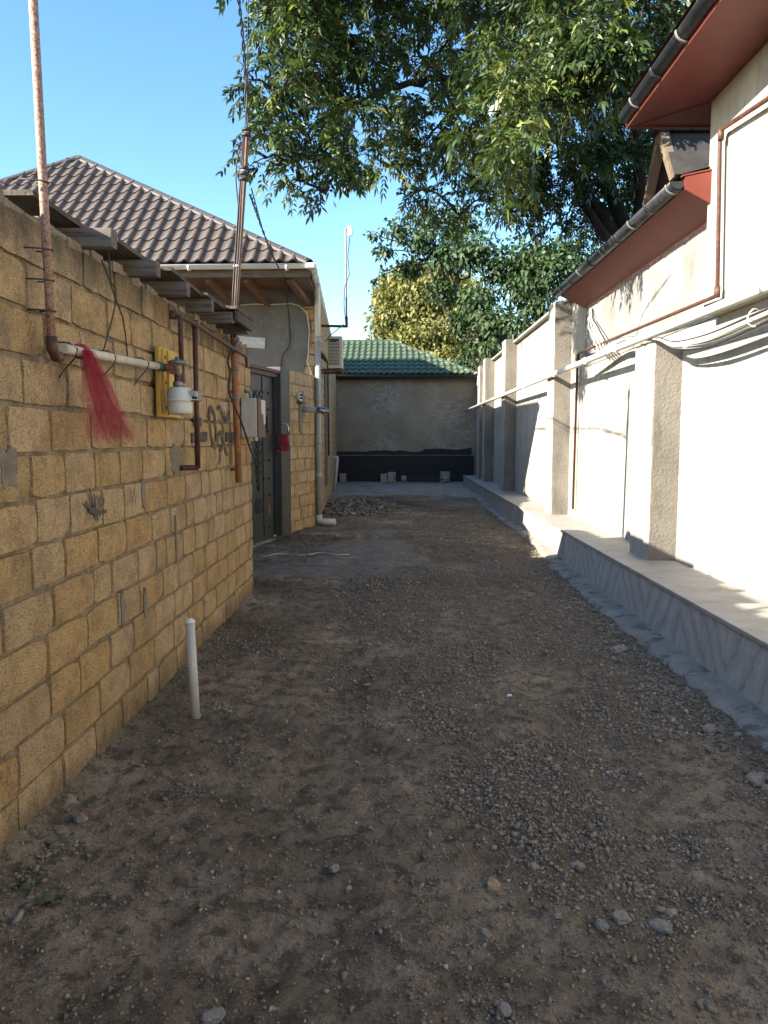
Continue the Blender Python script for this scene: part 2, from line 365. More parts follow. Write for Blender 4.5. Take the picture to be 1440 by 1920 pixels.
def leaf_mat(name, dark, mid, light, rough=.38, trans=.28):
    m, N, L, B = nm(name); out = N['Material Output']
    at = N.new('ShaderNodeAttribute'); at.attribute_name = 'rnd'
    c = ramp(N, L, at.outputs['Fac'], [(0, dark), (.55, mid), (.92, light), (1, tuple(min(1, q * 1.2) for q in light))])
    L.new(c, B.inputs['Base Color']); B.inputs['Roughness'].default_value = rough
    t = N.new('ShaderNodeBsdfTranslucent'); L.new(mix(N, L, .6, c, (1.0, 1.25, .5), 'MULTIPLY'), t.inputs[0])
    s = N.new('ShaderNodeMixShader'); s.inputs[0].default_value = trans; L.new(B.outputs[0], s.inputs[1]); L.new(t.outputs[0], s.inputs[2])
    L.new(s.outputs[0], out.inputs[0]); return m
M['leaf_pecan'] = leaf_mat('pecan_leaf', (.022, .04, .011), (.056, .088, .02), (.18, .2, .045), .42, .22)
M['leaf_yellow'] = leaf_mat('yellowing_leaf', (.11, .12, .03), (.19, .185, .05), (.3, .26, .07), .6)
M['leaf_dark'] = leaf_mat('dark_leaf', (.03, .055, .018), (.05, .09, .028), (.1, .15, .05), .6)
def stone_mat(name, a, b, c):
    m, N, L, B = nm(name); at = N.new('ShaderNodeAttribute'); at.attribute_name = 'rnd'
    col = ramp(N, L, at.outputs['Fac'], [(0, a), (.75, b), (.97, c), (1, tuple(q * 1.5 for q in c))])
    col = mix(N, L, .5, col, ramp(N, L, noise(N, L, pos(N), 90, 3), [(.3, (.7, .7, .7)), (.7, (1.2, 1.2, 1.2))]), 'MULTIPLY')
    L.new(col, B.inputs['Base Color']); B.inputs['Roughness'].default_value = .9; B.inputs['Specular IOR Level'].default_value = .3
    bump(N, L, B, noise(N, L, pos(N), 200, 3), .4, .002); return m
M['gravel'] = stone_mat('gravel_stone', (.14, .11, .08), (.275, .224, .167), (.43, .37, .293))
M['rubble'] = stone_mat('rubble_stone', (.12, .099, .073), (.24, .2, .15), (.38, .335, .27))
def dirt():
    m, N, L, B = nm('dirt'); p = pos(N)
    g = N.new('ShaderNodeAttribute'); g.attribute_name = 'gravel'; c_ = N.new('ShaderNodeAttribute'); c_.attribute_name = 'conc'; r_ = N.new('ShaderNodeAttribute'); r_.attribute_name = 'rusty'
    n1 = noise(N, L, p, 5, 7, .7); n2 = noise(N, L, p, 55, 5, .7)
    dust = ramp(N, L, n1, [(.3, (.225, .175, .12)), (.5, (.33, .26, .183)), (.7, (.44, .355, .258))])
    dust = mix(N, L, 1.0, dust, ramp(N, L, noise(N, L, p, 1.1, 4, .6), [(.35, (.66, .65, .64)), (.65, (1.28, 1.28, 1.28))]), 'MULTIPLY')
    n6 = noise(N, L, p, 9, 8, .75); clod = ramp(N, L, n6, [(.52, (0, 0, 0)), (.58, (1, 1, 1))])
    dust = mix(N, L, math_(N, L, 'MULTIPLY', clod, .62), dust, (.08, .065, .05))
    grav = ramp(N, L, n2, [(.3, (.13, .102, .073)), (.7, (.31, .25, .183))])
    col = mix(N, L, g.outputs['Fac'], dust, grav)
    col = mix(N, L, math_(N, L, 'MULTIPLY', r_.outputs['Fac'], .6), col, (.09, .058, .036))
    conc = ramp(N, L, n1, [(.3, (.2, .173, .138)), (.7, (.34, .3, .247))])
    col = mix(N, L, c_.outputs['Fac'], col, conc)
    col = mix(N, L, .55, col, ramp(N, L, noise(N, L, p, 130, 3, .7), [(.3, (.6, .6, .6)), (.7, (1.3, 1.3, 1.3))]), 'MULTIPLY')
    L.new(col, B.inputs['Base Color']); B.inputs['Roughness'].default_value = .95; B.inputs['Specular IOR Level'].default_value = .2
    h = bump(N, L, B, n2, 1.0, .03); h = bump(N, L, B, noise(N, L, p, 160, 4, .7), 1.0, .012, h); h = bump(N, L, B, noise(N, L, p, 18, 4, .6), .6, .04, h); bump(N, L, B, clod, .5, .012, h)
    return m
M['dirt'] = dirt()
M['earth'] = simple('garden_earth', (.1, .085, .06), .95, .3, 2, .4, 20, spec=.2)
M['weed'] = simple('weed_green', (.05, .085, .02), .6, .3, 20, 0)
M['twig'] = simple('dry_twig', (.17, .13, .09), .9, .3, 20, 0)

# ------------------------------------------------------------------ ground
def base_z(x, y):
    y = np.asarray(y, float); t = np.clip((y - 8) / 5, 0, 1); q = np.clip((y - 15) / 5, 0, 1); return .06 * t * t * (3 - 2 * t) + .06 * q * q * (3 - 2 * q)
def masks(x, y):
    x = np.asarray(x, float); y = np.asarray(y, float)
    g = fbm(x, y * .75, 1.1, 4, 4.2) + .35 * (fbm(x, y, 4.5, 3, 9.1) - .5) + .075 * np.clip(x, -2, 2) - .02
    # two faint wheel tracks stay dusty
    tr = np.exp(-((x + .45 - .12 * np.sin(y * .5)) / .3) ** 2) + np.exp(-((x - .95 - .1 * np.sin(y * .4)) / .28) ** 2)
    g = g - .055 * tr
    gravel = np.clip((g - .44) / .14, 0, 1)
    cf = fbm(x, y, .8, 4, 31.)
    conc = np.clip(1.25 - np.hypot((x + .75) / 1.25, (y - 10.4) / 1.9) + (cf - .5) * 2.2, 0, 1)
    conc = np.clip((conc - .28) / .25, 0, 1)
    rust = np.clip((fbm(x, y, .9, 4, 52.) - .52) / .12, 0, 1) * np.clip((y - 6) / 4, .35, 1)
    wet = np.exp(-((y - 8.35 - .35 * np.sin(x * 2.1)) / .28) ** 2) * np.clip(.6 + x * -.15, 0, 1)
    mid = np.exp(-((y - 12.6 - .5 * np.sin(x * 1.7)) / 1.1) ** 2) * np.clip((fbm(x, y, 1.4, 4, 77.) - .4) / .15, 0, 1)
    rust = np.clip(rust + .9 * wet + .8 * mid, 0, 1)
    return gravel * (1 - conc), conc * .8, rust * (1 - .75 * conc)
def ground_z(x, y):
    x = np.asarray(x, float); y = np.asarray(y, float)
    z = base_z(x, y) + .05 * (fbm(x, y, .9, 3) - .5) + .03 * (fbm(x, y, 3.7, 3, 7) - .5)
    c = masks(x, y)[1]
    z = z - .022 * (np.exp(-((x + .45 - .12 * np.sin(y * .5)) / .2) ** 2) + np.exp(-((x - .95 - .1 * np.sin(y * .4)) / .2) ** 2)) * (y < 12)
    z = z + (.03 * (fbm(x, y, 9, 3, 3) - .5) + .024 * (fbm(x, y, 24, 3, 13) - .5)) * (1 - c)
    z = z + .06 * np.exp(-np.clip(x + 1.49, 0, 9) / .1) * (y < 7.8) * fbm(x, y, 4, 3, 21) * (x > -1.9)
    return z
def rows(a, b, k, mn, mx):
    ys = [a]
    while ys[-1] < b: ys.append(ys[-1] + min(mx, max(mn, k * ys[-1])))
    return np.array(ys)
ys = np.concatenate([np.arange(-3, 1.2, .12), rows(1.2, 22, .0065, .011, .09)]); xs = np.arange(-2.6, 2.45, .016)
XX, YY = np.meshgrid(xs, ys)
g_, c_, r_ = masks(XX, YY); ZZ = ground_z(XX, YY)
nx, ny = len(xs), len(ys)
idx = np.arange(nx * ny).reshape(ny, nx)
quads = np.stack([idx[:-1, :-1], idx[:-1, 1:], idx[1:, 1:], idx[1:, :-1]], -1).reshape(-1, 4)
lane = np_mesh('dirt_lane', np.stack([XX, YY, ZZ], -1).reshape(-1, 3), [quads], M['dirt'], attr={'gravel': g_.ravel(), 'conc': c_.ravel(), 'rusty': r_.ravel()}, smooth=True, kind='structure')
tag(lane, 'bare dirt and gravel lane between the two walls', 'lane')
MB().add([(-400, -400, -.12), (400, -400, -.12), (400, 400, -.12), (-400, 400, -.12)], [(0, 1, 2, 3)]).build('ground', M['earth'], kind='structure')

# concrete slab before the far wall
b = MB(); n = 40; edge = []
for i in range(n + 1):
    x = -2.6 + 5.2 * i / n; edge.append((x, 20.0 + .9 * (float(fbm(x, 3., .9, 3, 2)) - .5) - .25 * max(0, x - 1.0), .0))
top = [(x, y, .155) for x, y, _ in edge]; k = len(edge)
b.add([(x, y - .06, .06) for x, y, _ in edge] + top + [(x, 26.2, .17) for x, _, _ in edge], [(i, i + 1, k + i + 1, k + i) for i in range(k - 1)] + [(k + i, k + i + 1, 2 * k + i + 1, 2 * k + i) for i in range(k - 1)])
b.build('concrete_slab', M['concrete'], kind='structure', label='smooth grey concrete slab in front of the far wall', cat='slab')
# mortar apron along the clad plinth
b = MB(); ysr = np.arange(-3, 20.5, .03); prof = []
for y in ysr:
    w = .175 + .1 * (float(fbm(0., y, 1.3, 3, 5)) - .5) + .09 * (float(fbm(0., y, 13, 3, 8)) - .5) - (.07 if y > 9.6 else 0)
    zg = float(base_z(0, y)); prof.append([(2.12, y, zg + .055), (2.1 - w * .5, y, zg + .038 + .01 * float(fbm(1., y, 4, 2))), (2.1 - w, y, zg + .022), (2.1 - w - .02, y, zg - .04)])
vs_ = [q for r0 in prof for q in r0]
b.add(vs_, [(i * 4 + j, i * 4 + j + 1, (i + 1) * 4 + j + 1, (i + 1) * 4 + j) for i in range(len(prof) - 1) for j in range(3)], True)
b.build('mortar_apron', M['apron'], kind='structure', label='pale mortar strip along the foot of the stone plinth', cat='apron')

# ------------------------------------------------------------------ stones as joined stuff
_t = (1 + 5 ** .5) / 2
ICO = np.array([(-1, _t, 0), (1, _t, 0), (-1, -_t, 0), (1, -_t, 0), (0, -1, _t), (0, 1, _t), (0, -1, -_t), (0, 1, -_t), (_t, 0, -1), (_t, 0, 1), (-_t, 0, -1), (-_t, 0, 1)]) / math.hypot(1, _t)
ICF = np.array([(0, 11, 5), (0, 5, 1), (0, 1, 7), (0, 7, 10), (0, 10, 11), (1, 5, 9), (5, 11, 4), (11, 10, 2), (10, 7, 6), (7, 1, 8), (3, 9, 4), (3, 4, 2), (3, 2, 6), (3, 6, 8), (3, 8, 9), (4, 9, 5), (2, 4, 11), (6, 2, 10), (8, 6, 7), (9, 8, 1)])
def rot_mats(n, rng, tilt=.6):
    a = rng.random(n) * 6.283; tx = rng.normal(0, tilt, n); ty = rng.normal(0, tilt, n)
    ca, sa = np.cos(a), np.sin(a); Z = np.zeros(n); O = np.ones(n)
    Rz = np.stack([ca, -sa, Z, sa, ca, Z, Z, Z, O], -1).reshape(n, 3, 3)
    Rx = np.stack([O, Z, Z, Z, np.cos(tx), -np.sin(tx), Z, np.sin(tx), np.cos(tx)], -1).reshape(n, 3, 3)
    Ry = np.stack([np.cos(ty), Z, np.sin(ty), Z, O, Z, -np.sin(ty), Z, np.cos(ty)], -1).reshape(n, 3, 3)
    return Rz @ Rx @ Ry
OCT = np.array([(1, 0, 0), (-1, 0, 0), (0, 1, 0), (0, -1, 0), (0, 0, 1), (0, 0, -1)], float)
OCF = np.array([(0, 2, 4), (2, 1, 4), (1, 3, 4), (3, 0, 4), (2, 0, 5), (1, 2, 5), (3, 1, 5), (0, 3, 5)])
def pebbles(name, x, y, s, mat, flat=(.45, .85), tilt=.35, sink=.25, zf=ground_z, base=(ICO, ICF), **kw):
    n = len(x); rng = RNG; SV, SF = base; m = len(SV)
    V = SV[None] * (1 + rng.normal(0, .16, (n, m, 1))) + rng.normal(0, .12 if m > 6 else .22, (n, m, 3))
    sc = np.stack([s * rng.uniform(.8, 1.5, n), s * rng.uniform(.7, 1.0, n), s * rng.uniform(*flat, n)], -1)
    V = V * sc[:, None, :]; V = np.einsum('nij,nkj->nki', rot_mats(n, rng, tilt), V)
    z = zf(x, y) + sc[:, 2] * (1 - 2 * sink) * .8
    V = V + np.stack([x, y, z], -1)[:, None, :]
    F = (SF[None] + (np.arange(n) * m)[:, None, None]).reshape(-1, 3)
    return np_mesh(name, V.reshape(-1, 3), [F], mat, attr={'rnd': np.repeat(np.clip(rng.beta(2, 2.4, n), 0, 1), m)}, kind='stuff', **kw)
N0 = 330000
yy = 1.3 * (17 / 1.3) ** (RNG.random(N0) ** 1.1); xx = RNG.uniform(-1.5, 1.98, N0)
g0, c0, r0 = masks(xx, yy); keep = RNG.random(N0) < ((.1 + .08 * (xx > 0)) + .85 * g0 ** 1.2) * (1 - .85 * c0) * .75
xx, yy = xx[keep], yy[keep]
sz = np.clip(np.exp(RNG.normal(-5.45, .4, len(xx))), .0022, .012) * np.clip(.85 + yy * .06, 1, 2.0)
gravel = pebbles('fine_gravel', xx, yy, sz, M['gravel'], base=(OCT, OCF), flat=(.6, 1.0), label='fine grey grit strewn over the lane', cat='gravel')
N0 = 60000
yy = 1.3 * (14 / 1.3) ** RNG.random(N0); xx = RNG.uniform(-1.45, 1.95, N0)
g0, c0, r0 = masks(xx, yy); keep = RNG.random(N0) < (.04 + .96 * g0 ** 1.5) * (1 - .85 * c0) * .5
xx, yy = xx[keep], yy[keep]
sz = np.clip(np.exp(RNG.normal(-4.9, .35, len(xx))), .005, .022) * np.clip(.85 + yy * .04, 1, 1.7)
gravel = pebbles('gravel', xx, yy, sz, M['gravel'], label='grey gravel stones lying in patches on the lane', cat='gravel')
# coarser stones, more of them near the right apron and the left wall foot
n1_ = 2600; y1 = 1.5 * (12) ** RNG.random(n1_); x1 = RNG.uniform(-1.4, 1.9, n1_); k1 = RNG.random(n1_) < masks(x1, y1)[0] * .55 + .06
n2_ = 1500; y2 = RNG.uniform(2.2, 9.5, n2_); x2 = 1.86 - np.abs(RNG.normal(0, .14, n2_))
n3_ = 110; y3 = RNG.uniform(2.2, 2.95, n3_); x3 = -1.4 + np.abs(RNG.normal(0, .1, n3_)) - (y3 - 2.6) * .05
x5 = -1.055 + RNG.normal(0, .045, 60); y5 = 4.47 + RNG.normal(0, .045, 60)
xa = np.concatenate([x1[k1], x2, x3, x5]); ya = np.concatenate([y1[k1], y2, y3, y5])
sa_ = np.clip(np.exp(RNG.normal(-4.62, .42, len(xa))), .006, .03)
pebbles('coarse_gravel', xa, ya, sa_, M['rubble'], flat=(.35, .7), label='coarse broken stones scattered along the lane edges', cat='gravel')
# rubble heap before the slab
n4 = 620; a4 = RNG.random(n4) * 6.283; q4 = np.sqrt(RNG.random(n4)); x4 = -1.02 + q4 * np.cos(a4) * .85 + .25 * RNG.random(n4); y4 = 17.0 + q4 * np.sin(a4) * 1.9
s4 = np.exp(RNG.normal(-2.75, .35, n4)); s4 = np.clip(s4 * .75, .02, .09)
pebbles('rubble', x4, y4, s4, M['rubble'], flat=(.25, .5), tilt=.35, sink=.15, label='heap of flat broken stone rubble before the concrete slab', cat='rubble')

def rock(name, p, s, mat, label, seed, flat=.7):
    rg = random.Random(seed); bm = bmesh.new(); bmesh.ops.create_icosphere(bm, subdivisions=3, radius=1)
    from mathutils import noise as mn
    of = Vector((seed * 3.1, seed, -seed))
    for q in bm.verts:
        d = q.co.normalized(); h = 1 + .35 * mn.noise(d * 1.3 + of) + .16 * mn.noise(d * 3.5 + of) + .06 * mn.noise(d * 9 + of)
        c_ = max(abs(d.x), abs(d.y), abs(d.z)); h *= 1 / (c_ ** .35)
        q.co = Vector((d.x * h * s * 1.15, d.y * h * s * .85, d.z * h * s * flat))
    me = bpy.data.meshes.new(name); bm.to_mesh(me); bm.free(); me.materials.append(mat)
    for f in me.polygons: f.use_smooth = False
    o = bpy.data.objects.new(name, me); COL.objects.link(o)
    o.location = (p.x, p.y, float(ground_z(p.x, p.y)) + s * flat * .55); o.rotation_euler = (rg.uniform(-.2, .2), rg.uniform(-.2, .2), rg.uniform(0, 6))
    tag(o, label, 'stone', 'loose stones on the lane')
for i, (u, v, s, mt, lb) in enumerate([
    (925, 1662, .028, 'boulder_tan', 'crumbly tan limestone lump in the middle of the gravel'),
    (1165, 1722, .028, 'boulder', 'tall grey stone beside a cluster of pebbles low on the lane'),
    (1128, 1738, .022, 'boulder', 'round grey pebble touching the tall grey stone'),
    (910, 1755, .02, 'boulder', 'pale egg shaped pebble below the tan limestone lump'),
    (945, 1900, .022, 'boulder', 'pointed grey stone at the bottom edge of the picture'),
    (1045, 1726, .014, 'boulder', 'smooth white oval pebble between the two largest stones'),
    (1082, 1622, .024, 'boulder', 'flat pale stone set in dark gravel'),
    (1000, 1632, .02, 'boulder', 'bluish leaning stone chip in dark gravel'),
    (627, 1631, .018, 'boulder', 'small square whitish chip on bare dust'),
    (400, 1906, .026, 'boulder', 'dusty brown clod at the bottom centre of the lane'),
    (150, 1543, .03, 'boulder', 'grey cobble lying at the foot of the block wall'),
    (1418, 1470, .045, 'boulder', 'large pale rock at the apron near the picture edge'),
    (1330, 1375, .04, 'boulder', 'broad grey rock against the mortar apron'),
    (1160, 1220, .06, 'boulder', 'flat whitish slab fragment at the apron edge'),
    (955, 1305, .02, 'label', 'bright white scrap of stone in the middle distance'),
    (1240, 1728, .03, 'boulder', 'dark cobble half sunk in gravel on the sunny side'),
]):
    rock('stone', P(u, v, Z=0), s, M[mt], lb, i + 1, .35 if 'flat' in lb or 'slab' in lb or 'scrap' in lb else .6)

# ------------------------------------------------------------------ limestone block pieces
def block_mesh(name, seed, mat, along='y'):
    """unit block face 1 x 1 (height, length), rounded rough front at +normal, 40-odd triangles"""
    rg = random.Random(seed); nu, nv = 5, 4; vs_ = []
    for j in range(nv):
        for i in range(nu):
            a = i / (nu - 1) - .5; c = j / (nv - 1) - .5
            ed = (i in (0, nu - 1)) or (j in (0, nv - 1)); co = (i in (0, nu - 1)) and (j in (0, nv - 1))
            a += rg.uniform(-.02, .02) if 0 < i < nu - 1 else -math.copysign(rg.uniform(-.004, .016), a)
            c += rg.uniform(-.03, .03) if 0 < j < nv - 1 else -math.copysign(rg.uniform(-.006, .034), c)
            if co and rg.random() < .45: a *= rg.uniform(.91, .98); c *= rg.uniform(.8, .97)
            d = rg.uniform(-.16, .16) - (.2 if ed else 0) - (.3 if co else 0) - (rg.random() < .12) * (.4 if ed else 0)
            vs_.append((a, c, d))
    n = len(vs_)
    ring = [j * nu + i for j, i in [(0, i) for i in range(nu)] + [(j, nu - 1) for j in range(1, nv)] + [(nv - 1, i) for i in range(nu - 2, -1, -1)] + [(j, 0) for j in range(nv - 2, 0, -1)]]
    vs_ += [(vs_[k][0] * 1.01, vs_[k][1] * 1.01, -5.0) for k in ring]
    fs = [(j * nu + i, j * nu + i + 1, (j + 1) * nu + i + 1, (j + 1) * nu + i) for j in range(nv - 1) for i in range(nu - 1)]
    m = len(ring); fs += [(ring[k], n + k, n + (k + 1) % m, ring[(k + 1) % m]) for k in range(m)]
    me = bpy.data.meshes.new(name)
    me.from_pydata(vs_, [], fs); me.materials.append(mat); me.update()
    bm = bmesh.new(); bm.from_mesh(me); bmesh.ops.recalc_face_normals(bm, faces=bm.faces); bm.to_mesh(me); bm.free()
    # open back: make sure the front looks outward
    if me.polygons[0].normal.z < 0:
        me.flip_normals()
    return me
def lay_blocks(parent, meshes, A, t, nrm, length, z0, courses, pitch, wid, skip=None, limit=300, seed=1, relief=.006, gap=.017, rest_mat=None, near_key=None):
    """rows of blocks on the vertical face from A along t, outward nrm"""
    rg = random.Random(seed); A = Vector(A); t = Vector(t).normalized(); nrm = Vector(nrm).normalized(); spots = []
    for c in range(courses):
        s = -rg.uniform(0, .3) if c % 2 else -rg.uniform(.1, .4)
        while s < length:
            w = wid[0] + (wid[1] - wid[0]) * rg.random() ** .6
            if rg.random() < .1: w *= .55
            a = max(s, 0); e = min(s + w, length); s += w
            if e - a < .07: continue
            g = gap * rg.uniform(.6, 1.5)
            zc = z0 + (c + .5) * pitch + rg.uniform(-.004, .004)
            if skip and skip((a + e) / 2, zc): continue
            spots.append((a + g / 2, e - g / 2, zc, pitch - gap * rg.uniform(.55, 1.3), rg.uniform(-.004, .002), rg.uniform(-.008, .008), rg.randrange(len(meshes))))
    if near_key: spots.sort(key=near_key)
    out = []
    up = Vector((0, 0, 1)); base = Matrix((t, up, t.cross(up))).transposed()
    flip = t.cross(up).dot(nrm) < 0
    for i, (a, e, zc, h, dp, rl, k) in enumerate(spots[:limit]):
        o = bpy.data.objects.new('block', meshes[k]); COL.objects.link(o)
        mt = base.copy()
        if flip: mt = Matrix((-t, up, nrm)).transposed()
        mt = mt.to_4x4(); mt = mt @ Matrix.Rotation(rl, 4, 'Z') @ Matrix.Diagonal((e - a, h, relief, 1))
        c = A + t * ((a + e) / 2); c = Vector((c.x, c.y, zc)) + nrm * dp
        o.matrix_world = Matrix.Translation(c) @ mt
        if parent:
            o.parent = parent; off = Vector(parent.location) + (Vector(parent.parent.location) if parent.parent else Vector((0, 0, 0)))
            o.matrix_basis = Matrix.Translation(c - off) @ mt
        out.append(o)
    if len(spots) > limit and rest_mat:
        b_ = MB()
        for (a, e, zc, h, dp, rl, k) in spots[limit:]:
            c = A + t * ((a + e) / 2); c = Vector((c.x, c.y, zc)) + nrm * (dp - .03)
            b_.box(c, (e - a, h, .06), Matrix((t, up, t.cross(up))).transposed())
        b_.build('distant_blocks', rest_mat, parent, kind='stuff')
    return out

LX = -1.49
lw = empty('block_wall', (LX, 3, 0), 'tan limestone block garden wall with spray paint, nearest the camera', 'wall')
MB().box((LX - .118, 1.0, 1.16), (.2, 13.7, 2.66)).build('mortar_core', M['mortar'], lw)
bmeshes = [block_mesh('block_piece', 100 + i, M['block']) for i in range(10)]
lay_blocks(lw, bmeshes, (LX, 1.9, 0), (0, 1, 0), (1, 0, 0), 5.95, .012, 13, .1915, (.3, .45), seed=5)
# part of the wall behind the camera, out of view
b = MB()
for c in range(13):
    s = -5.8
    while s < 1.88:
        w = random.uniform(.3, .43); e = min(s + w, 1.89)
        b.box((LX - .03, (s + e) / 2, .012 + (c + .5) * .1915), (.06, e - s - .02, .172)); s += w
b.build('distant_blocks', M['block'], lw, kind='stuff')
# uneven capping mortar and the weathered end
b = MB(); rg = random.Random(4)
for i in range(46):
    y = 1.6 + i * .135; b.box((LX - .1, y, 2.495 + rg.uniform(-.012, .012)), (.2 + rg.uniform(-.03, .01), .145, .03 + rg.uniform(0, .03)), Matrix.Rotation(rg.uniform(-.06, .06), 3, 'X'))
b.build('cap_mortar', M['mortar'], lw)
# cement smears over some joints
def smear(u, v, w, h, seed):
    rg = random.Random(seed); c = P(u, v, X=LX); n = 22; pts = []
    for k in range(n):
        a = 2 * math.pi * k / n; r = 1 + rg.uniform(-.3, .12)
        ca, sa = math.cos(a), math.sin(a); sg = lambda q: math.copysign(abs(q) ** .6, q)
        pts.append((LX - .012, c.y + sg(ca) * w / 2 * r, c.z + sg(sa) * h / 2 * r))
    MB().poly(pts, .0145 + rg.uniform(0, .003), (1, 0, 0)).build('mortar_patch', M['mortar2'], lw)
for i, (u, v, w, h) in enumerate([(328, 860, .2, .2), (268, 925, .06, .17), (230, 1140, .06, .19), (272, 1130, .05, .19), (330, 1010, .04, .3), (15, 880, .14, .17)]):
    smear(u, v, w, h, i)
# unseen return at the far end, lengthened to keep sun off the lane
b = MB(); b.box((-2.4, 7.75, 1.22), (1.6, .18, 2.44)); b.build('unseen_return', M['mortar'], lw)

# graffiti: thin paint strokes lying on the block faces
def stroke(pts, w, wall=None, name='graffiti_stroke', sc=None):
    stroke.k = getattr(stroke, 'k', 0) + 1; wall = LX + .0055 + .0004 * stroke.k
    q = [P(u, v, X=wall) for u, v in pts]; vs_ = []; n = len(q); rg = random.Random(int(pts[0][0] * 7 + pts[0][1]))
    dense = []
    for i in range(n - 1):
        for k in range(4): dense.append(q[i].lerp(q[i + 1], k / 4))
    dense.append(q[-1]); q = dense; n = len(q)
    for i, p in enumerate(q):
        t = (q[min(i + 1, n - 1)] - q[max(i - 1, 0)]).normalized(); s = Vector((1, 0, 0)).cross(t).normalized()
        ww = w * rg.uniform(.75, 1.15) / 2
        vs_ += [p + s * ww, p - s * ww]
    b_ = MB(); b_.add(vs_ + [p + Vector((.0002, 0, 0)) for p in vs_], [(2 * i + o, 2 * i + 1 + o, 2 * i + 3 + o, 2 * i + 2 + o) for i in range(n - 1) for o in (0, 2 * n)])
    return b_.build(name, M['paint'], lw)
G = lambda *p: [(280 + .1944 * a, 560 + .1944 * c) for a, c in p]
for pts, w in [(G((438, 970), (445, 1150), (455, 1400), (460, 1600)), .03), (G((470, 970), (480, 1200), (478, 1400), (485, 1590)), .028),
               (G((428, 1180), (505, 1190)), .07), (G((410, 1345), (560, 1330)), .085),
               (G((585, 1170), (580, 1080), (600, 1050), (630, 1110), (640, 1200), (650, 1300), (645, 1380)), .045), (G((588, 1080), (585, 1200), (600, 1330), (625, 1420), (640, 1440)), .04),
               (G((585, 1060), (575, 1150)), .06),
               (G((660, 1070), (672, 1040), (690, 1050), (708, 1130), (718, 1280), (715, 1380)), .032), (G((668, 1400), (672, 1310), (690, 1280), (715, 1380), (745, 1480), (757, 1515)), .03),
               (G((720, 1390), (695, 1470), (680, 1600)), .028), (G((680, 1420), (695, 1475)), .03),
               (G((722, 1085), (725, 1140), (745, 1165), (768, 1140), (770, 1075)), .05), (G((770, 1080), (785, 1250), (792, 1420), (800, 1600)), .03), (G((740, 1330), (830, 1345)), .09)]:
    stroke(pts, w)
for pts, w in [([(178, 962), (172, 935), (168, 915)], .022), ([(180, 958), (176, 925)], .03), ([(178, 962), (160, 942)], .03), ([(182, 962), (196, 938), (188, 930), (182, 946)], .016), ([(178, 964), (200, 958)], .026), ([(180, 960), (184, 976)], .028), ([(168, 955), (190, 962)], .04), ([(172, 962), (164, 982)], .008), ([(176, 948), (188, 968)], .03),
               ([(243, 915), (247, 945), (252, 912)], .01), ([(252, 915), (255, 950)], .01)]:
    stroke(pts, w * .7)

# ------------------------------------------------------------------ lean-to roof edge on the block wall
sh = empty('lean_to_roof', (LX - .4, 5, 2.5), 'weathered timber lean-to roof edge resting on the block wall', 'roof')
rg = random.Random(11)
for y, zc, ex in [(3.02, 2.54, -1.53), (3.72, 2.55, -1.34), (4.36, 2.545, -1.33), (4.95, 2.548, -1.315), (5.52, 2.54, -1.31), (6.08, 2.545, -1.29), (6.66, 2.55, -1.28)]:
    b = MB(); b.box(((ex - 3.4) / 2, y, zc + .0), (ex + 3.4, .07, .088), Matrix.Rotation(rg.uniform(.0, .015), 3, 'Y') @ Matrix.Rotation(rg.uniform(-.03, .03), 3, 'Z') @ Matrix.Rotation(rg.uniform(-.05, .05), 3, 'X'), .006); b.build('beam', M['wood'], sh)
y = 1.9; i = 0
for (a, e, x1_, zz, tl) in [(1.2, 2.5, -1.95, 2.58, .0), (2.46, 3.3, -1.66, 2.59, .0), (3.24, 4.02, -1.5, 2.61, .008), (3.98, 4.75, -1.42, 2.61, .012), (4.7, 5.5, -1.36, 2.613, -.012), (5.46, 6.1, -1.33, 2.61, .015), (6.06, 6.76, -1.245, 2.622, .012)]:
    b = MB()
    for k in range(4):
        xr = x1_ - k * .5; b.box((xr - .25, (a + e) / 2, zz + k * .012 + rg.uniform(0, .003)), (.49, e - a, .022), Matrix.Rotation(tl, 3, 'X') @ Matrix.Rotation(rg.uniform(-.02, .02), 3, 'Z'))
        b.build('board', M['wood_board'], sh); b = MB()
b = MB(); b.box((-1.265, 6.42, 2.565), (.025, .62, .085)); b.build('fascia_board', M['wood_board'], sh)
b = MB(); b.box((-2.6, 6.72, 1.3), (2.0, .02, 2.4)); b.build('back_boarding', M['wood_board'], sh)

# ------------------------------------------------------------------ tan house with brown roof
WC = Vector((-1.45, 13.9, 0)); WB = Vector((-2.06, 26.1, 0))           # side wall foot line
sdir = (WB - WC).normalized(); snrm = Vector((sdir.y, -sdir.x, 0))
house = empty('block_house', (-5, 16, 0), 'limestone house with brown metal tile hip roof behind the door', 'house')
hz = 4.28
b = MB(); b.add([(-10.2, 13.92, -.1), (WC.x - .015, 13.92, -.1), (WB.x - .015, 26.1, -.1), (-10.2, 26.1, -.1), (-10.2, 13.92, hz), (WC.x - .015, 13.92, hz), (WB.x - .015, 26.1, hz), (-10.2, 26.1, hz)], [(0, 1, 5, 4), (1, 2, 6, 5), (2, 3, 7, 6), (3, 0, 4, 7), (4, 5, 6, 7)])
hwall = b.build('wall', M['mortar'], house)
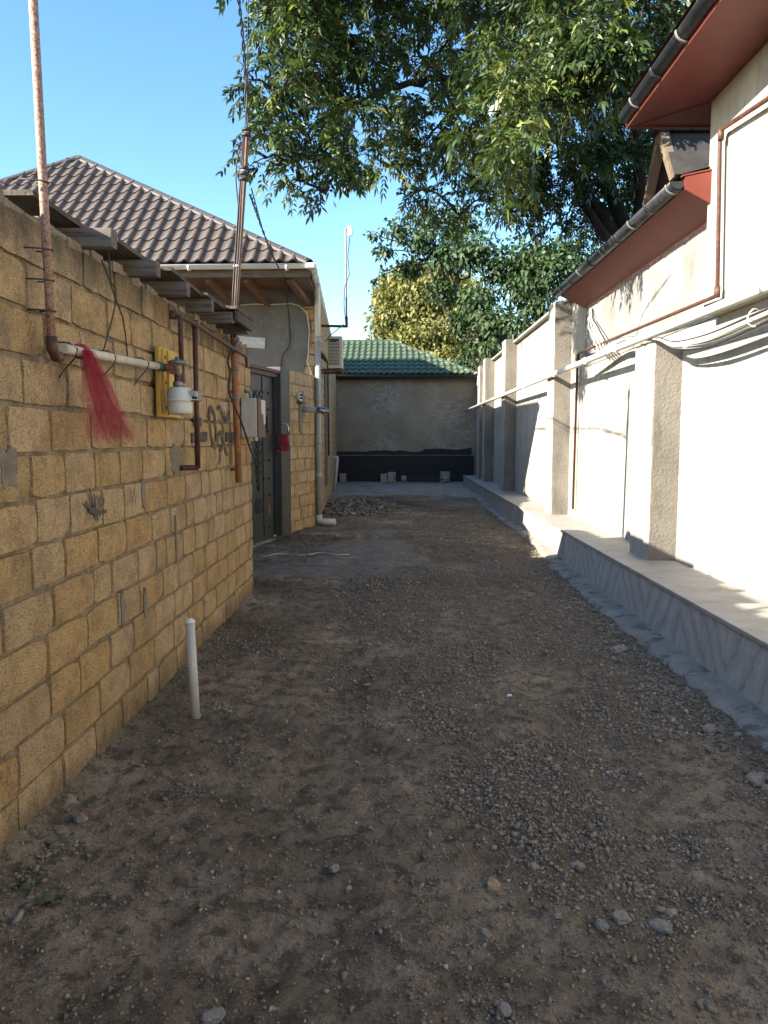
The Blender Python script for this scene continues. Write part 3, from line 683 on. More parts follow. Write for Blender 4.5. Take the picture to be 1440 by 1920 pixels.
# grey plaster on the front gable wall with a ragged right edge
pl = []
for u, v in [(360, 566), (470, 566), (520, 567), (545, 566), (560, 575), (574, 592), (578, 620), (577, 660), (570, 690)]:
    pl.append(P(u, v, Y=13.88))
pl = [Vector((q.x, 13.895, q.z)) for q in pl] + [Vector((pl[-1].x - .05, 13.895, 1.6)), Vector((-4.2, 13.895, 1.6)), Vector((-4.2, 13.895, pl[0].z))]
MB().poly(pl, .035, (0, -1, 0)).build('plaster', M['grey_plaster'], house)
MB().box((-3.4, 13.88, 4.12), (3.85, .05, .36)).build('upper_band', M['grey_plaster'], house)
q1 = P(447, 632, Y=13.85); q2 = P(497, 652, Y=13.85)
MB().box(((q1.x + q2.x) / 2, 13.85, (q1.z + q2.z) / 2), (q2.x - q1.x, .03, q1.z - q2.z), Matrix.Rotation(R(4), 3, 'Y')).build('white_patch', simple('rough_white_render', (.5, .49, .46), .9, .12, 12, 1.0, 45, bd=.03), house)
b2 = [block_mesh('block_piece', 300 + i, M['block2']) for i in range(8)]
lay_blocks(hwall, b2, WC, sdir, snrm, 8.2, .1, 21, .2, (.26, .42), seed=9, limit=300, rest_mat=M['block2'], near_key=lambda s: s[0], relief=.007)
b = MB(); rg = random.Random(15)
for c in range(21):
    s = 8.2
    while s < 13.0:
        w = rg.uniform(.28, .42); q = WC + sdir * (s + w / 2); b.box(Vector((q.x, q.y, .2 + c * .2)) - snrm * .02, (w - .02, .18, .05), Matrix((sdir, Vector((0, 0, 1)), snrm)).transposed()); s += w
b.build('distant_blocks', M['block2'], house, kind='stuff')
lay_blocks(hwall, b2, (WC.x - .3, 13.88, 0), (1, 0, 0), (0, -1, 0), .31, .1, 21, .2, (.2, .3), seed=19, relief=.007)
# grey render strip on the side wall
q = WC + sdir * 3.6
MB().box(q + Vector((0, 0, 1.85)) + snrm * .012, (1.1, 2.6, .02), Matrix((sdir, Vector((0, 0, 1)), snrm)).transposed()).build('render_strip', M['grey_plaster'], house)
MB().box((-6.2, 23.3, 3.2), (6.0, 3.0, 6.6)).build('rear_shade_block', M['grey_plaster'], house)  # unseen volume added behind the house to shade the far wall
# eaves
EY, EZ, EX = 12.48, 4.36, -1.40
APEX = Vector((-6.23, 15.47, 7.03)); ELEFT = Vector((-10.6, EY, EZ)); ERIGHT = Vector((EX, EY, EZ)); EBR = Vector((-2.1, 26.4, EZ))
for x0 in range(9):
    xb = EX - .03 - x0 * 0 
for k in range(9):      # soffit planks along the eave
    MB().box((-5.0, 12.62 + k * .15, 4.2 + k * .004), (7.1, .142, .016)).build('soffit_board', M['soffit_wood'], house)
MB().box((-5.0, 12.53, 4.235), (7.2, .045, .13)).build('fascia', M['beam_wood'], house)
for u, v in [(400, 540), (470, 540), (551, 545)]:
    q = P(u, v, Y=12.75); MB().bar((q.x - .05, 12.6, 4.15), (q.x + .1, 13.86, 3.98), .09, .09).build('bracket', M['soffit_wood'], house)
MB().poly([(EX - .02, 12.56, 4.17), (EX - .06, 13.87, 4.17), (EX - .38, 13.87, 4.17), (EX - .38, 12.56, 4.17)], .02, (0, 0, 1)).build('corner_soffit', M['beam_wood'], house)

def half_gutter(path, r, mat, parent, name='gutter', n=10, lip=.006, up=Vector((0, 0, 1)), sides=None):
    """open half-round trough along path"""
    b_ = MB(); pts = [Vector(p) for p in path]; vs_ = []; m = len(pts); nn = n + 1
    for rr in (r, r - lip):
        for i, p in enumerate(pts):
            t = (pts[min(i + 1, m - 1)] - pts[max(i - 1, 0)]).normalized(); s = t.cross(up).normalized(); w = s.cross(t)
            for k in range(nn):
                a = math.pi + math.pi * k / n; vs_.append(p + s * math.cos(a) * rr + w * math.sin(a) * rr)
    o2 = m * nn; fs = []
    for i in range(m - 1):
        for k in range(n):
            fs.append((i * nn + k, i * nn + k + 1, (i + 1) * nn + k + 1, (i + 1) * nn + k)); fs.append((o2 + i * nn + k, o2 + (i + 1) * nn + k, o2 + (i + 1) * nn + k + 1, o2 + i * nn + k + 1))
        for k in (0, n): fs.append((i * nn + k, (i + 1) * nn + k, o2 + (i + 1) * nn + k, o2 + i * nn + k))
    for i in (0, m - 1):
        for k in range(n): fs.append((i * nn + k, i * nn + k + 1, o2 + i * nn + k + 1, o2 + i * nn + k))
    b_.add(vs_, fs, True); return b_.build(name, mat, parent)
gut = empty('roof_gutter', (EX, EY, EZ - .05), 'white gutter and grey downpipe on the corner of the brown roof', 'gutter')
half_gutter([(-10.4, EY - .06, EZ - .06), (EX + .02, EY - .06, EZ - .01)], .068, M['gutter_white'], gut, 'front_trough')
half_gutter([(EX + .04, EY - .08, EZ - .01), (EX + .0 + (EBR.x - EX) * .72, 22.4, EZ - .06)], .068, M['gutter_white'], gut, 'side_trough')
MB().box((EX + .03, EY - .07, EZ - .045), (.15, .16, .085), None, .02).build('corner_piece', M['gutter_white'], gut)
for x in (-1.75, -3.3, -4.9, -6.4):
    half_gutter([(x - .02, EY - .06, EZ - .035), (x + .02, EY - .06, EZ - .035)], .074, M['gutter_white'], gut, 'union')
for k in range(8):
    f = .04 + k * .06; p = Vector((EX + .04, EY - .08, EZ - .015)).lerp(Vector((EX + (EBR.x - EX) * .72, 22.4, EZ - .06)), f); q = Vector((EX + .04, EY - .08, EZ - .015)).lerp(Vector((EX + (EBR.x - EX) * .72, 22.4, EZ - .06)), f + .005)
    half_gutter([p, q], .075, M['gutter_white'], gut, 'union')
dx, dy = P(597, 780, Y=13.78).x, 13.78
MB().tube([(EX + .0, EY + 1.1, EZ - .1), (dx, dy, 4.1), (dx, dy, 3.3)], .05, 12).build('downpipe_top', M['gutter_white'], gut)
MB().tube([(dx, dy, 3.32), (dx, dy, .19)], .052, 14).build('downpipe', M['grey_pvc'], gut)
for z in (3.3, 2.25, 1.5, .9): MB().tube([(dx, dy, z), (dx, dy, z + .1)], .059, 14).build('socket', M['grey_pvc'], gut)
MB().tube([(dx, dy, .24), (dx, dy, .16), (dx + .02, dy - .005, .125), (dx + .07, dy - .02, .115), (dx + .3, dy - .05, .11)], .058, 14).build('shoe', M['pvc'], gut)

# metal tiles
def tile_mesh(name, w, L, amp, step, mat, clip=None, off=(0, 0)):
    nu, nv = 9, 3; vs_ = []; fs = []
    for j in range(nv):
        for i in range(nu):
            a = i / (nu - 1); t = j / (nv - 1)
            pr = (.5 - .5 * math.cos(2 * math.pi * (a ** 1.35))) ** 1.2
            vs_.append((a * w, t * L * 1.04, amp * pr + step * (1 - t)))
    for i in range(nu): vs_.append((i / (nu - 1) * w, .0, vs_[i][2] - step * 1.15))
    fs = [(j * nu + i, j * nu + i + 1, (j + 1) * nu + i + 1, (j + 1) * nu + i) for j in range(nv - 1) for i in range(nu - 1)]
    k = nv * nu; fs += [(k + i, k + i + 1, i + 1, i) for i in range(nu - 1)]
    bm = bmesh.new(); V_ = [bm.verts.new(p) for p in vs_]
    for f in fs: bm.faces.new([V_[q] for q in f])
    for (p, n) in (clip or []):
        bmesh.ops.bisect_plane(bm, geom=bm.verts[:] + bm.edges[:] + bm.faces[:], plane_co=(p[0] - off[0], p[1] - off[1], 0), plane_no=(n[0], n[1], 0), clear_outer=True)
    me = bpy.data.meshes.new(name); bm.to_mesh(me); cnt = len(bm.faces); bm.free(); me.materials.append(mat)
    for f in me.polygons: f.use_smooth = f.index < 10000 and abs(f.normal.z) > .3
    return me if cnt else None
def tiled_slope(parent, O, S, T, poly, w, L, amp, step, mat, s_min=None):
    """O origin on the eave, S along eave, T upslope (unit vectors); poly convex counter-clockwise in (s, t)"""
    S = Vector(S).normalized(); T = Vector(T).normalized(); Nn = S.cross(T); O = Vector(O)
    planes = []
    for i in range(len(poly)):
        a, c = Vector((*poly[i], 0)), Vector((*poly[(i + 1) % len(poly)], 0)); d = (c - a); planes.append(((a.x, a.y), (d.y, -d.x)))
    smin = min(p[0] for p in poly); smax = max(p[0] for p in poly); tmax = max(p[1] for p in poly); shared = tile_mesh('tile', w, L, amp, step, mat)
    rest = 0; rot = Matrix((S, T, Nn)).transposed().to_4x4()
    for j in range(int(tmax / L) + 1):
        for i in range(int((smax - smin) / w) + 1):
            s0, t0 = smin + i * w, j * L; cs = [(s0, t0), (s0 + w, t0), (s0 + w, t0 + L), (s0, t0 + L)]
            ins = [all((c[0] - p[0]) * n[0] + (c[1] - p[1]) * n[1] <= 1e-6 for p, n in planes) for c in cs]
            if any(all((c[0] - p[0]) * n[0] + (c[1] - p[1]) * n[1] > -.02 for c in cs) for p, n in planes): continue
            me = shared if all(ins) else tile_mesh('tile', w, L, amp, step, mat, planes, (s0, t0))
            if me is None: continue
            o = bpy.data.objects.new('tile', me); COL.objects.link(o); o.parent = parent
            off = Vector((0, 0, 0)); p_ = parent
            while p_ is not None: off += Vector(p_.location); p_ = p_.parent
            o.matrix_basis = Matrix.Translation(O + S * s0 + T * t0 - off) @ rot
rise = math.hypot(APEX.y - EY, APEX.z - EZ); Tv = Vector((0, APEX.y - EY, APEX.z - EZ)).normalized()
b = MB(); ABK = Vector((-6.3, 23.4, 7.03)); EBL = Vector((-10.6, 26.4, EZ))
b.add([ELEFT, ERIGHT, APEX, EBR, ABK, EBL], [(0, 1, 2), (1, 3, 4, 2), (3, 5, 4), (5, 0, 2, 4)])
roof = b.build('roof', M['brown_cap'], house)
tiled_slope(roof, ELEFT + Vector((0, -.02, .02)), (1, 0, 0), Tv, [(0, 0), (EX - ELEFT.x, 0), (APEX.x - ELEFT.x, rise)], .215, .35, .05, .026, M['brown_tile'])
def cap(a, c, parent, mat, w=.11, lift=.05, name='hip_cap', down=None):
    a = Vector(a); c = Vector(c); t = (c - a).normalized(); s = t.cross(Vector((0, 0, 1))).normalized(); u_ = s.cross(t); n = max(1, int((c - a).length / 2)); 
    for i in range(n):
        p = a.lerp(c, i / n); q = a.lerp(c, (i + 1) / n + (.01 if i < n - 1 else 0)); b_ = MB(); pr = [(-w, -.055), (-w * .92, -.02), (-w * .4, .02), (0, .035), (w * .4, .02), (w * .92, -.02), (w, -.055)]
        vs_ = [x + s * k + u_ * (h + lift + .002 * (i % 2)) for x in (p, q) for k, h in pr]; m = len(pr)
        b_.add(vs_, [(k, k + 1, m + k + 1, m + k) for k in range(m - 1)], False).build(name, mat, parent)
cap(ERIGHT, APEX, roof, M['brown_cap']); cap(ELEFT, APEX, roof, M['brown_cap']); cap(APEX, ABK, roof, M['brown_cap'], name='ridge_cap')
# white conduit line under the eave
pts = [P(u, v, Y=13.84) for u, v in [(450, 572), (475, 570), (510, 571), (545, 569), (560, 573), (575, 585), (580, 620), (577, 680), (585, 705)]]
MB().tube(pts, .011, 6).build('house_conduit', M['white_cable'], label='thin pale conduit bordering the grey plastered gable', cat='conduit')

# ------------------------------------------------------------------ door fence
FA = Vector((-2.5, 9.1, 0)); FB = Vector((-1.46, 13.82, 0)); fd = (FB - FA).normalized(); fn = Vector((fd.y, -fd.x, 0)); FL = (FB - FA).length
FM = Matrix((fd, fn * -1, Vector((0, 0, 1)))).transposed()     # x along fence, y inward, z up
def FP(u):   # distance along the fence seen at column u (approx. at horizon height)
    d = ray(u, 823); den = d[0] * fd.y - d[1] * fd.x; return (d[0] * -FA.y + d[1] * FA.x) / den if False else ((FA.y * d[0] - FA.x * d[1]) / (fd.x * d[1] - fd.y * d[0]))
tp0, tp1 = FP(524), FP(541)
gw = empty('gate_wall', (-1.6, 12, 0), 'short limestone block wall between the steel door and the house corner', 'wall')
q = FA + fd * ((tp1 + FL) / 2)
MB().box(Vector((q.x, q.y, 1.31)) - fn * .117, (FL - tp1, .2, 2.82), FM).build('mortar_core', M['mortar'], gw)
lay_blocks(gw, b2, FA + fd * tp1, fd, fn, FL - tp1, .03, 13, .206, (.3, .46), seed=23, relief=.007)
def fbox(s0, s1, z0, z1, y0, y1, bev=0):
    b_ = MB(); q_ = FA + fd * ((s0 + s1) / 2) - fn * ((y0 + y1) / 2); b_.box((q_.x, q_.y, (z0 + z1) / 2), (s1 - s0, y1 - y0, z1 - z0), FM, bev); return b_
dr = empty('steel_door', (-1.95, 10.6, 0), 'dark grey green steel gate door with scroll ornaments', 'door')
ds1 = tp0 - .07; ds0 = FP(458); dz1 = 2.55
leaf_o = fbox(ds0, ds1, .05, dz1, .08, .12).build('door_leaf', M['door'], dr)
sm_ = ds1 - .42
fbox(sm_ - .012, sm_ + .012, .12, dz1 - .02, .066, .08).build('seam_strip', M['door'], dr)
fbox(ds1, ds1 + .035, .1, dz1, .04, .13).build('jamb_strip', M['door'], dr)
fbox(ds1 + .038, tp0, .1, dz1, .06, .13).build('jamb_strip', M['door'], dr)
fbox(ds0 - .1, tp0 + .0, dz1, dz1 + .06, .02, .14).build('lintel', M['rust_dark'], dr)
fbox(ds0 - .1, tp0 + .0, dz1 + .064, dz1 + .11, -.02, .14).build('lintel_cap', M['rust_dark'], dr)
fbox(tp0, tp1 - .004, .0, 2.72, -.035, .2, .012).build('post', M['door_post'], dr)
fbox(ds0, tp0, -.05, .06, -.02, .2).build('threshold', M['concrete'], dr)
def scroll(s, z, r, turns=1.6, sg=1):
    pts = []
    for k in range(26):
        a = k / 25 * turns * 6.283; rr = r * (1 - k / 30); q_ = FA + fd * (s + sg * rr * math.cos(a)) - fn * .062; pts.append((q_.x, q_.y, z + rr * math.sin(a)))
    MB().tube(pts, .008, 5).build('scroll_ornament', M['door'], leaf_o)
def leafo(s, z, h, w):
    pts = [FA + fd * (s + w * math.sin(k / 6 * math.pi) * (1 if k < 7 else 1)) for k in range(7)]; b_ = MB()
    out = [(s, z - h / 2), (s + w / 2, z), (s, z + h / 2), (s - w / 2, z)]
    q_ = [FA + fd * a_ - fn * .066 + Vector((0, 0, c_)) for a_, c_ in out]; b_.poly(q_, .014, fn).build('leaf_ornament', M['door'], leaf_o)
sc_ = ds1 - .62
for z, r in [(1.52, .06), (1.4, .075), (1.24, .09), (1.1, .06), (.98, .04), (.66, .07), (.55, .09)]:
    scroll(sc_ + r * .8, z, r, 1.5, 1); scroll(sc_ - r * .8, z, r, 1.5, -1)
for z in (1.62, 1.45, 1.3, 1.16, 1.0, .88): leafo(sc_, z, .13, .06)
for k in range(4): leafo(sc_ - .12 + k * .07, 2.2 + (k % 2) * .06, .12, .07)
for z in (1.9, 1.8, 1.72): scroll(ds1 - .26, z, .05, 1.4, 1)
leafo(ds1 - .26, 1.86, .22, .05)
for z in (1.28, 1.0, .74, .25, 2.3, 2.05):
    for s in (sc_ + .2, ds1 - .2):
        q_ = FA + fd * s - fn * .072; MB().tube([(q_.x, q_.y, z), (q_.x + fn.x * .02, q_.y + fn.y * .02, z)], .017, 8).build('stud', M['dark_iron'], leaf_o)
b = fbox(ds1 - .26, ds1 - .17, .45, .6, .07, .082); b.build('rust_plate', M['rust'], leaf_o)
fbox(ds0 - 3.0, ds0 - .002, -.05, 2.5, .03, .2).build('side_sun_block', M['door'], dr)  # unseen sheet added left of the door, blocks sun from the lane
# padlock with red cloth
q = P(530, 800, Y=11.25); q = FA + fd * (tp0 + .06) + fn * .06
ql = Vector((q.x, q.y, 1.74))
pk = empty('padlock', ql, 'grey padlock shackle hung on the dark door post', 'padlock'); xd = Vector((1, 0, 0))
MB().tube([ql + xd * a + Vector((0, -.03, z)) for a, z in [(-.062, -.09), (-.068, .02), (-.058, .07), (-.025, .1), (.025, .1), (.058, .07), (.068, .02), (.062, -.09)]], .014, 8).build('shackle', M['chrome'], pk)
MB().box(ql - Vector((0, .03, .16)), (.17, .05, .15), None, .01).build('lock_body', M['brass'], pk)

def cloth_net(name, top, bottom, w0, w1, nrm, side, seed, layers=5, label=None, dens=(1.0, .3), wav=.02):
    """gathered net hanging from top to bottom, several crumpled layers"""
    rg = np.random.default_rng(seed); top = Vector(top); bottom = Vector(bottom); nu, nv = 40, 26; V_ = []; F_ = []; D_ = []
    for l in range(layers):
        ph = rg.random() * 6; sh = rg.normal(0, .012); ln = rg.uniform(.86, 1.06); wl_ = rg.uniform(.75, 1.15)
        base = len(V_)
        for j in range(nv):
            t = j / (nv - 1)
            c = top.lerp(bottom, t * ln); w = w0 + (w1 * wl_ - w0) * (t ** .85)
            for i in range(nu):
                a = i / (nu - 1) - .5
                pl_ = math.sin(a * 13 + ph + 1.5 * math.sin(t * 3 + l)) * wav * (.3 + t) + math.sin(a * 29 + ph * 2 + t * 4) * wav * .45 * (.3 + t)
                fr = .018 * math.sin(a * 60 + ph * 3) * t ** 4 + float(rg.normal(0, .006)) * t ** 3
                p = c + Vector(side) * (a * w + sh * t + .3 * pl_) + Vector(nrm) * (.028 + pl_ + l * .005) + Vector((0, 0, fr + .01 * math.sin(a * 9 + ph) * t))
                V_.append(tuple(p)); D_.append((dens[0] + (dens[1] - dens[0]) * t ** .7) * (1 - .8 * abs(2 * a) ** 2) * .72)
        for j in range(nv - 1):
            for i in range(nu - 1):
                k = base + j * nu + i; F_.append((k, k + 1, k + nu + 1, k + nu))
    return np_mesh(name, np.array(V_), [np.array(F_)], M['tulle'], attr={'dense': np.array(D_)}, smooth=True, label=label, cat='net')
kn = P(152, 658, X=-1.40)
cloth_net('red_net', kn, P(200, 818, X=-1.33), .045, .28, (.86, -.5, 0), (.5, .86, .0), 3, 6, 'red tulle net knotted round the cream gas pipe', wav=.018)
cloth_net('red_net', ql - Vector((0, .06, .06)), ql - Vector((-.01, .06, .32)), .13, .2, (0, -1, 0), (1, 0, 0), 8, 6, 'short red tulle net hanging from the padlock', dens=(.95, .7), wav=.012)

kd = (P(297, 687, X=-1.415) - P(118, 653, X=-1.415)).normalized()
for net in [o for o in COL.objects if o.name == 'red_net']:
    b = MB()
    for k_ in range(3):
        c_k = P(152, 659, X=-1.415) + kd * (.012 * k_ - .012)
        b.tube([c_k + Vector((math.cos(a_) * .027, 0, math.sin(a_) * .027)) + kd * .006 * math.sin(2 * a_ + k_) for a_ in [q_ * .42 for q_ in range(16)]], .009, 6)
    me_a = np.ones(1); ko = b.build('knot', M['net_knot'], net)
# flue, socket box on the gate wall
fl = FA + fd * FP(567); fz = P(567, 767, Y=fl.y).z
fp = empty('flue_pipe', (fl.x, fl.y, fz), 'steel boiler flue with perforated end sticking out of the gate wall', 'flue')
e0 = Vector((fl.x, fl.y, fz)); ed = (fn + fd * .0 - Vector((0, 0, .03))).normalized()
fdir = (P(622, 771, Y=fl.y - .1) - e0).normalized()
MB().tube([e0 - fdir * .1, e0 + fdir * .27], .05, 16).build('flue_tube', M['grey_pvc'], fp)
MB().tube([e0 + fdir * .272, e0 + fdir * .42], .054, 16).build('flue_end', M['chrome'], fp)
MB().tube([e0 + fdir * .42, e0 + fdir * .47], .034, 16).build('flue_nozzle', M['chrome'], fp)
for k in range(6):
    for a in (-.5, 0, .5, 1.0):
        q = e0 + fdir * (.285 + k * .022); r_d = (Vector((0, -1, 0)) * math.cos(a) + Vector((0, 0, 1)) * math.sin(a)); MB().box(q + r_d * .054, (.01, .006, .014)).build('slot', M['dark_slot'], fp)
q = FA + fd * (FP(567) - .05)
bm_ = MB()
pts = [(-.12, -.35), (-.02, -.42), (.06, -.2), (.14, -.12), (.13, .1), (.16, .2), (.05, .3), (-.06, .22), (-.1, .05), (-.14, -.1)]
bm_.poly([Vector((q.x, q.y, fz)) + fd * a + Vector((0, 0, c)) + fn * .006 for a, c in pts], .014, fn).build('mortar_patch', M['mortar2'], gw)
q = FA + fd * FP(559) + fn * .06; sz_ = P(559, 744, Y=q.y).z
sb = empty('socket_box', (q.x, q.y, sz_), 'small broken black and white fitting above the flue', 'fitting')  # electrical socket fitting, gives no light
MB().tube([Vector((q.x, q.y, sz_)) - fn * .06, Vector((q.x, q.y, sz_)) + fn * .0], .075, 14).build('back_plate', M['pvc'], sb)
for i in (-1, 0, 1):
    for j in (0, 1): MB().tube([Vector((q.x, q.y, sz_ - .02 + j * .05)) + fd * i * .045 - fn * .0, Vector((q.x, q.y, sz_ - .02 + j * .05)) + fd * i * .045 + fn * .015], .017, 8).build('terminal', M['dark_slot'], sb)
MB().box(Vector((q.x, q.y, sz_ - .1)), (.16, .09, .03), FM).build('bracket', M['dark_iron'], sb)

# ------------------------------------------------------------------ air conditioner, antenna
ax0, ay, az0, az1 = -1.30, 14.5, P(630, 690, Y=14.5).z, P(630, 630, Y=14.5).z
ac = empty('air_conditioner', (-1.2, ay + .4, az0), 'beige air conditioner unit on the side wall of the house', 'air conditioner')
acx1 = P(640, 660, Y=ay).x; acx0 = acx1 - .27; AM = Matrix((-snrm * -1, sdir, Vector((0, 0, 1)))).transposed(); acm = (acx0 + acx1) / 2
MB().box((acm, ay + .4, (az0 + az1) / 2), (.27, .78, az1 - az0), AM, .012).build('casing', M['ac'], ac)
MB().box((acm, ay - .004, (az0 + az1) / 2), (.2, .012, (az1 - az0) * .82)).build('louver_recess', M['dark_slot'], ac)
for k in range(17):
    MB().box((acm, ay - .012, az0 + (az1 - az0) * (.12 + k * .045)), (.2, .014, .012)).build('slat', M['ac'], ac)
MB().box((acm, ay - .014, az1 - .1), (.12, .014, .03)).build('badge_plate', M['dark_slot'], ac)
for dy_ in (.1, .7): MB().bar((acm - .3, ay + dy_, az0 - .03), (acm + .17, ay + dy_, az0 - .03), .04, .04).build('bracket', M['rust_dark'], ac)
MB().bar((acm + .1, ay - .03, az0 - .035), (acm + .1, ay + .82, az0 - .035), .05, .035).build('bracket_rail', M['rust_dark'], ac)
for k in range(4):
    MB().tube([(acm - .12 - k * .02, ay + .02, az0 + .1 + k * .04), (acm - .25, ay - .06 + k * .02, az0 + .2 + .03 * k), (acm - .3, ay + .1, az0 + .42)], .016, 6).build('hose', M['black_rubber'], ac)
an = empty('antenna_mast', (-1.2, 14.4, 3.7), 'slim antenna mast on a steel arm above the air conditioner', 'antenna')
p0 = P(612, 612, Y=14.8); p1 = P(650, 612, Y=14.8); p2 = P(648, 430, Y=14.8)
MB().bar(p0 - Vector((.1, 0, -.01)), p1, .045, .045).build('arm', M['rust_dark'], an)
MB().tube([p1 - Vector((0, 0, .02)), p1 + (p2 - p1) * .1], .026, 8).build('mast_foot', M['dark_iron'], an)
MB().tube([p1, p2], .017, 8).build('mast', M['rust_pale'], an)
b0 = P(656, 433, Y=14.8); MB().box(b0, (.09, .05, .19), Matrix.Rotation(R(-5), 3, 'Y'), .015).build('antenna_panel', M['antenna'], an)
MB().bar(p2, b0, .015, .02).build('clamp', M['dark_iron'], an)
MB().tube([P(u, v, Y=14.36) for u, v in [(656, 445), (652, 480), (655, 515), (646, 540), (645, 570), (648, 605)]], .008, 5).build('cable', M['black_rubber'], an)
MB().tube([P(u, v, Y=14.3) for u, v in [(645, 608), (620, 628), (610, 640)]], .009, 5).build('stay', M['dark_iron'], an)
# side wall services
wp = empty('side_conduit', (-1.5, 16, 1), 'thin brown conduit running down the house side wall', 'conduit')
MB().tube([WC + sdir * 4.4 + snrm * .03 + Vector((0, 0, 3.4)), WC + sdir * 4.6 + snrm * .03 + Vector((0, 0, 1.2))], .02, 8).build('conduit_tube', M['rust_dark'], wp)
q = P(633, 858, Y=21.0); wq = empty('waste_pipe', (q.x, 21, 0), 'white waste pipe at the far end of the house wall', 'pipe')
MB().tube([q - Vector((.2, 0, 0)), q, q - Vector((.02, 0, .12)), P(627, 920, Y=21.0)], .05, 10).build('pipe_run', M['pvc'], wq)

# ------------------------------------------------------------------ far wall and green roof
FY = 26.0
fw = empty('far_wall', (0, FY, 0), 'grey brown rendered wall closing the lane, black tarred foot', 'wall')
MB().box((.1, FY + .15, 1.75), (5.4, .3, 3.75)).build('render', M['far_wall'], fw)
b = MB(); n = 60; t_ = []
for i in range(n + 1):
    x = -2.5 + 5.0 * i / n; t_.append((x, FY - .012, 1.18 + .16 * (float(fbm(x, 1., 1.6, 4, 3)) - .4) + (.06 if x > .9 else 0)))
b.poly(t_ + [(2.5, FY - .012, .3), (-2.5, FY - .012, .3)], .01, (0, 1, 0)); b.build('tar_edge', M['bitumen'], fw)
MB().box((.05, FY - .05, .56), (5.0, .1, .98)).build('tarred_foot', M['bitumen'], fw)
MB().box((.05, FY - .055, 1.056), (5.0, .12, .014)).build('foot_ledge', M['concrete'], fw)
gh = empty('green_roof_house', (0, 28, 3.6), 'green metal tile hip roof behind the far wall', 'roof')
GE = 3.72; GY = 25.72
gR = Vector((2.62, GY, GE)); gL = Vector((-3.2, GY, GE)); gt = 2.85; gA = Vector((-.2, GY + gt, 5.13)); gB = Vector((-3.2, GY + gt, 5.13))
gT = Vector((0, gt, 5.13 - GE)); gr_ = gT.length
b = MB(); b.add([gL, gR, gA, gB, (2.62, 31.5, GE), (-3.2, 31.5, GE)], [(0, 1, 2, 3), (1, 4, 2), (4, 5, 3, 2)]); groof = b.build('roof_deck', M['green_tile'], gh)
tiled_slope(groof, gL + Vector((0, -.02, .02)), (1, 0, 0), gT, [(0, 0), (gR.x - gL.x, 0), (gA.x - gL.x, gr_), (0, gr_)], .21, .35, .045, .035, M['green_tile'])
cap(gR, gA, groof, M['green_tile'], .09, .05); cap(gA, gB, groof, M['green_tile'], .09, .05, 'ridge_cap')
MB().box((-.3, GY + .05, GE - .1), (5.8, .04, .16)).build('fascia', M['navy'], gh)
half_gutter([(-3.0, GY - .06, GE - .1), (2.6, GY - .06, GE - .02)], .06, M['navy'], gh)
MB().box((-.3, 28.6, 1.8), (5.6, 5.0, 3.6)).build('house_body', M['far_wall'], gh)

# loose things before the far wall
def lblock(u, v, w, h, d, lb, y=25.55, mat='stone_block', cyl=False):
    q = P(u, v, Y=y); zz = .175
    if cyl: o = MB().tube([(q.x - w / 2, y, zz + h / 2), (q.x + w / 2, y, zz + h / 2)], h / 2, 18)
    else: o = MB().box((q.x, y, zz + h / 2), (w, d, h), Matrix.Rotation(R(random.uniform(-8, 8)), 3, 'Z'), .012)
    return o
lblock(643, 900, .2, .28, .2, '').build('stone_block', M['stone_block'], label='single tan block standing at the foot of the house wall', cat='block')
lblock(719, 898, .2, .28, .2, '', 25.4).build('stone_block', M['stone_block'], label='tan block beside the paler marked concrete block', cat='block')
lblock(734, 896, .27, .33, .3, '', 25.5).build('concrete_block', M['conc_weight'], label='pale concrete block with a scratch mark, next to a tan block', cat='block')
lblock(834, 896, .3, .34, .2, '', 25.72).build('concrete_block', M['conc_weight'], label='concrete block behind the end of the bar weights', cat='block')
bb = empty('bar_weights', (.3, 25.4, .17), 'iron bar with two concrete drum weights near the far wall', 'weights')
for u in (757, 835): 
    q = P(u, 901, Y=25.3); MB().tube([(q.x - .08, 25.3, .285), (q.x + .08, 25.3, .285)], .115, 18).build('drum', M['conc_weight'], bb)
MB().tube([(P(738, 898, Y=25.3).x, 25.3, .285), (P(842, 898, Y=25.3).x, 25.3, .285)], .016, 8).build('bar', M['dark_iron'], bb)
fr = empty('iron_frame', (.8, 25.1, .17), 'low welded iron frame lying between the drum weights', 'frame')
xa_, xb_ = P(768, 900, Y=25.1).x, P(823, 900, Y=25.1).x
for z in (.19, .34): MB().bar((xa_, 25.1, z), (xb_, 25.1, z), .02, .02).build('rail', M['dark_iron'], fr)
for f in (0, .28, .7, 1): MB().bar((xa_ + (xb_ - xa_) * f, 25.1, .17), (xa_ + (xb_ - xa_) * f, 25.1, .36 + (.05 if f == .7 else 0)), .02, .02, (0, 1, 0)).build('upright', M['dark_iron'], fr)
hp = [P(u, v, Y=25.75) for u, v in [(656, 878), (660, 876), (700, 876), (707, 879), (709, 886), (709, 900), (706, 902), (700, 896)]]
MB().tube(hp, .014, 6).build('bent_hoop', M['dark_iron'], label='thin bent iron hoop leaning on the tarred foot', cat='hoop')

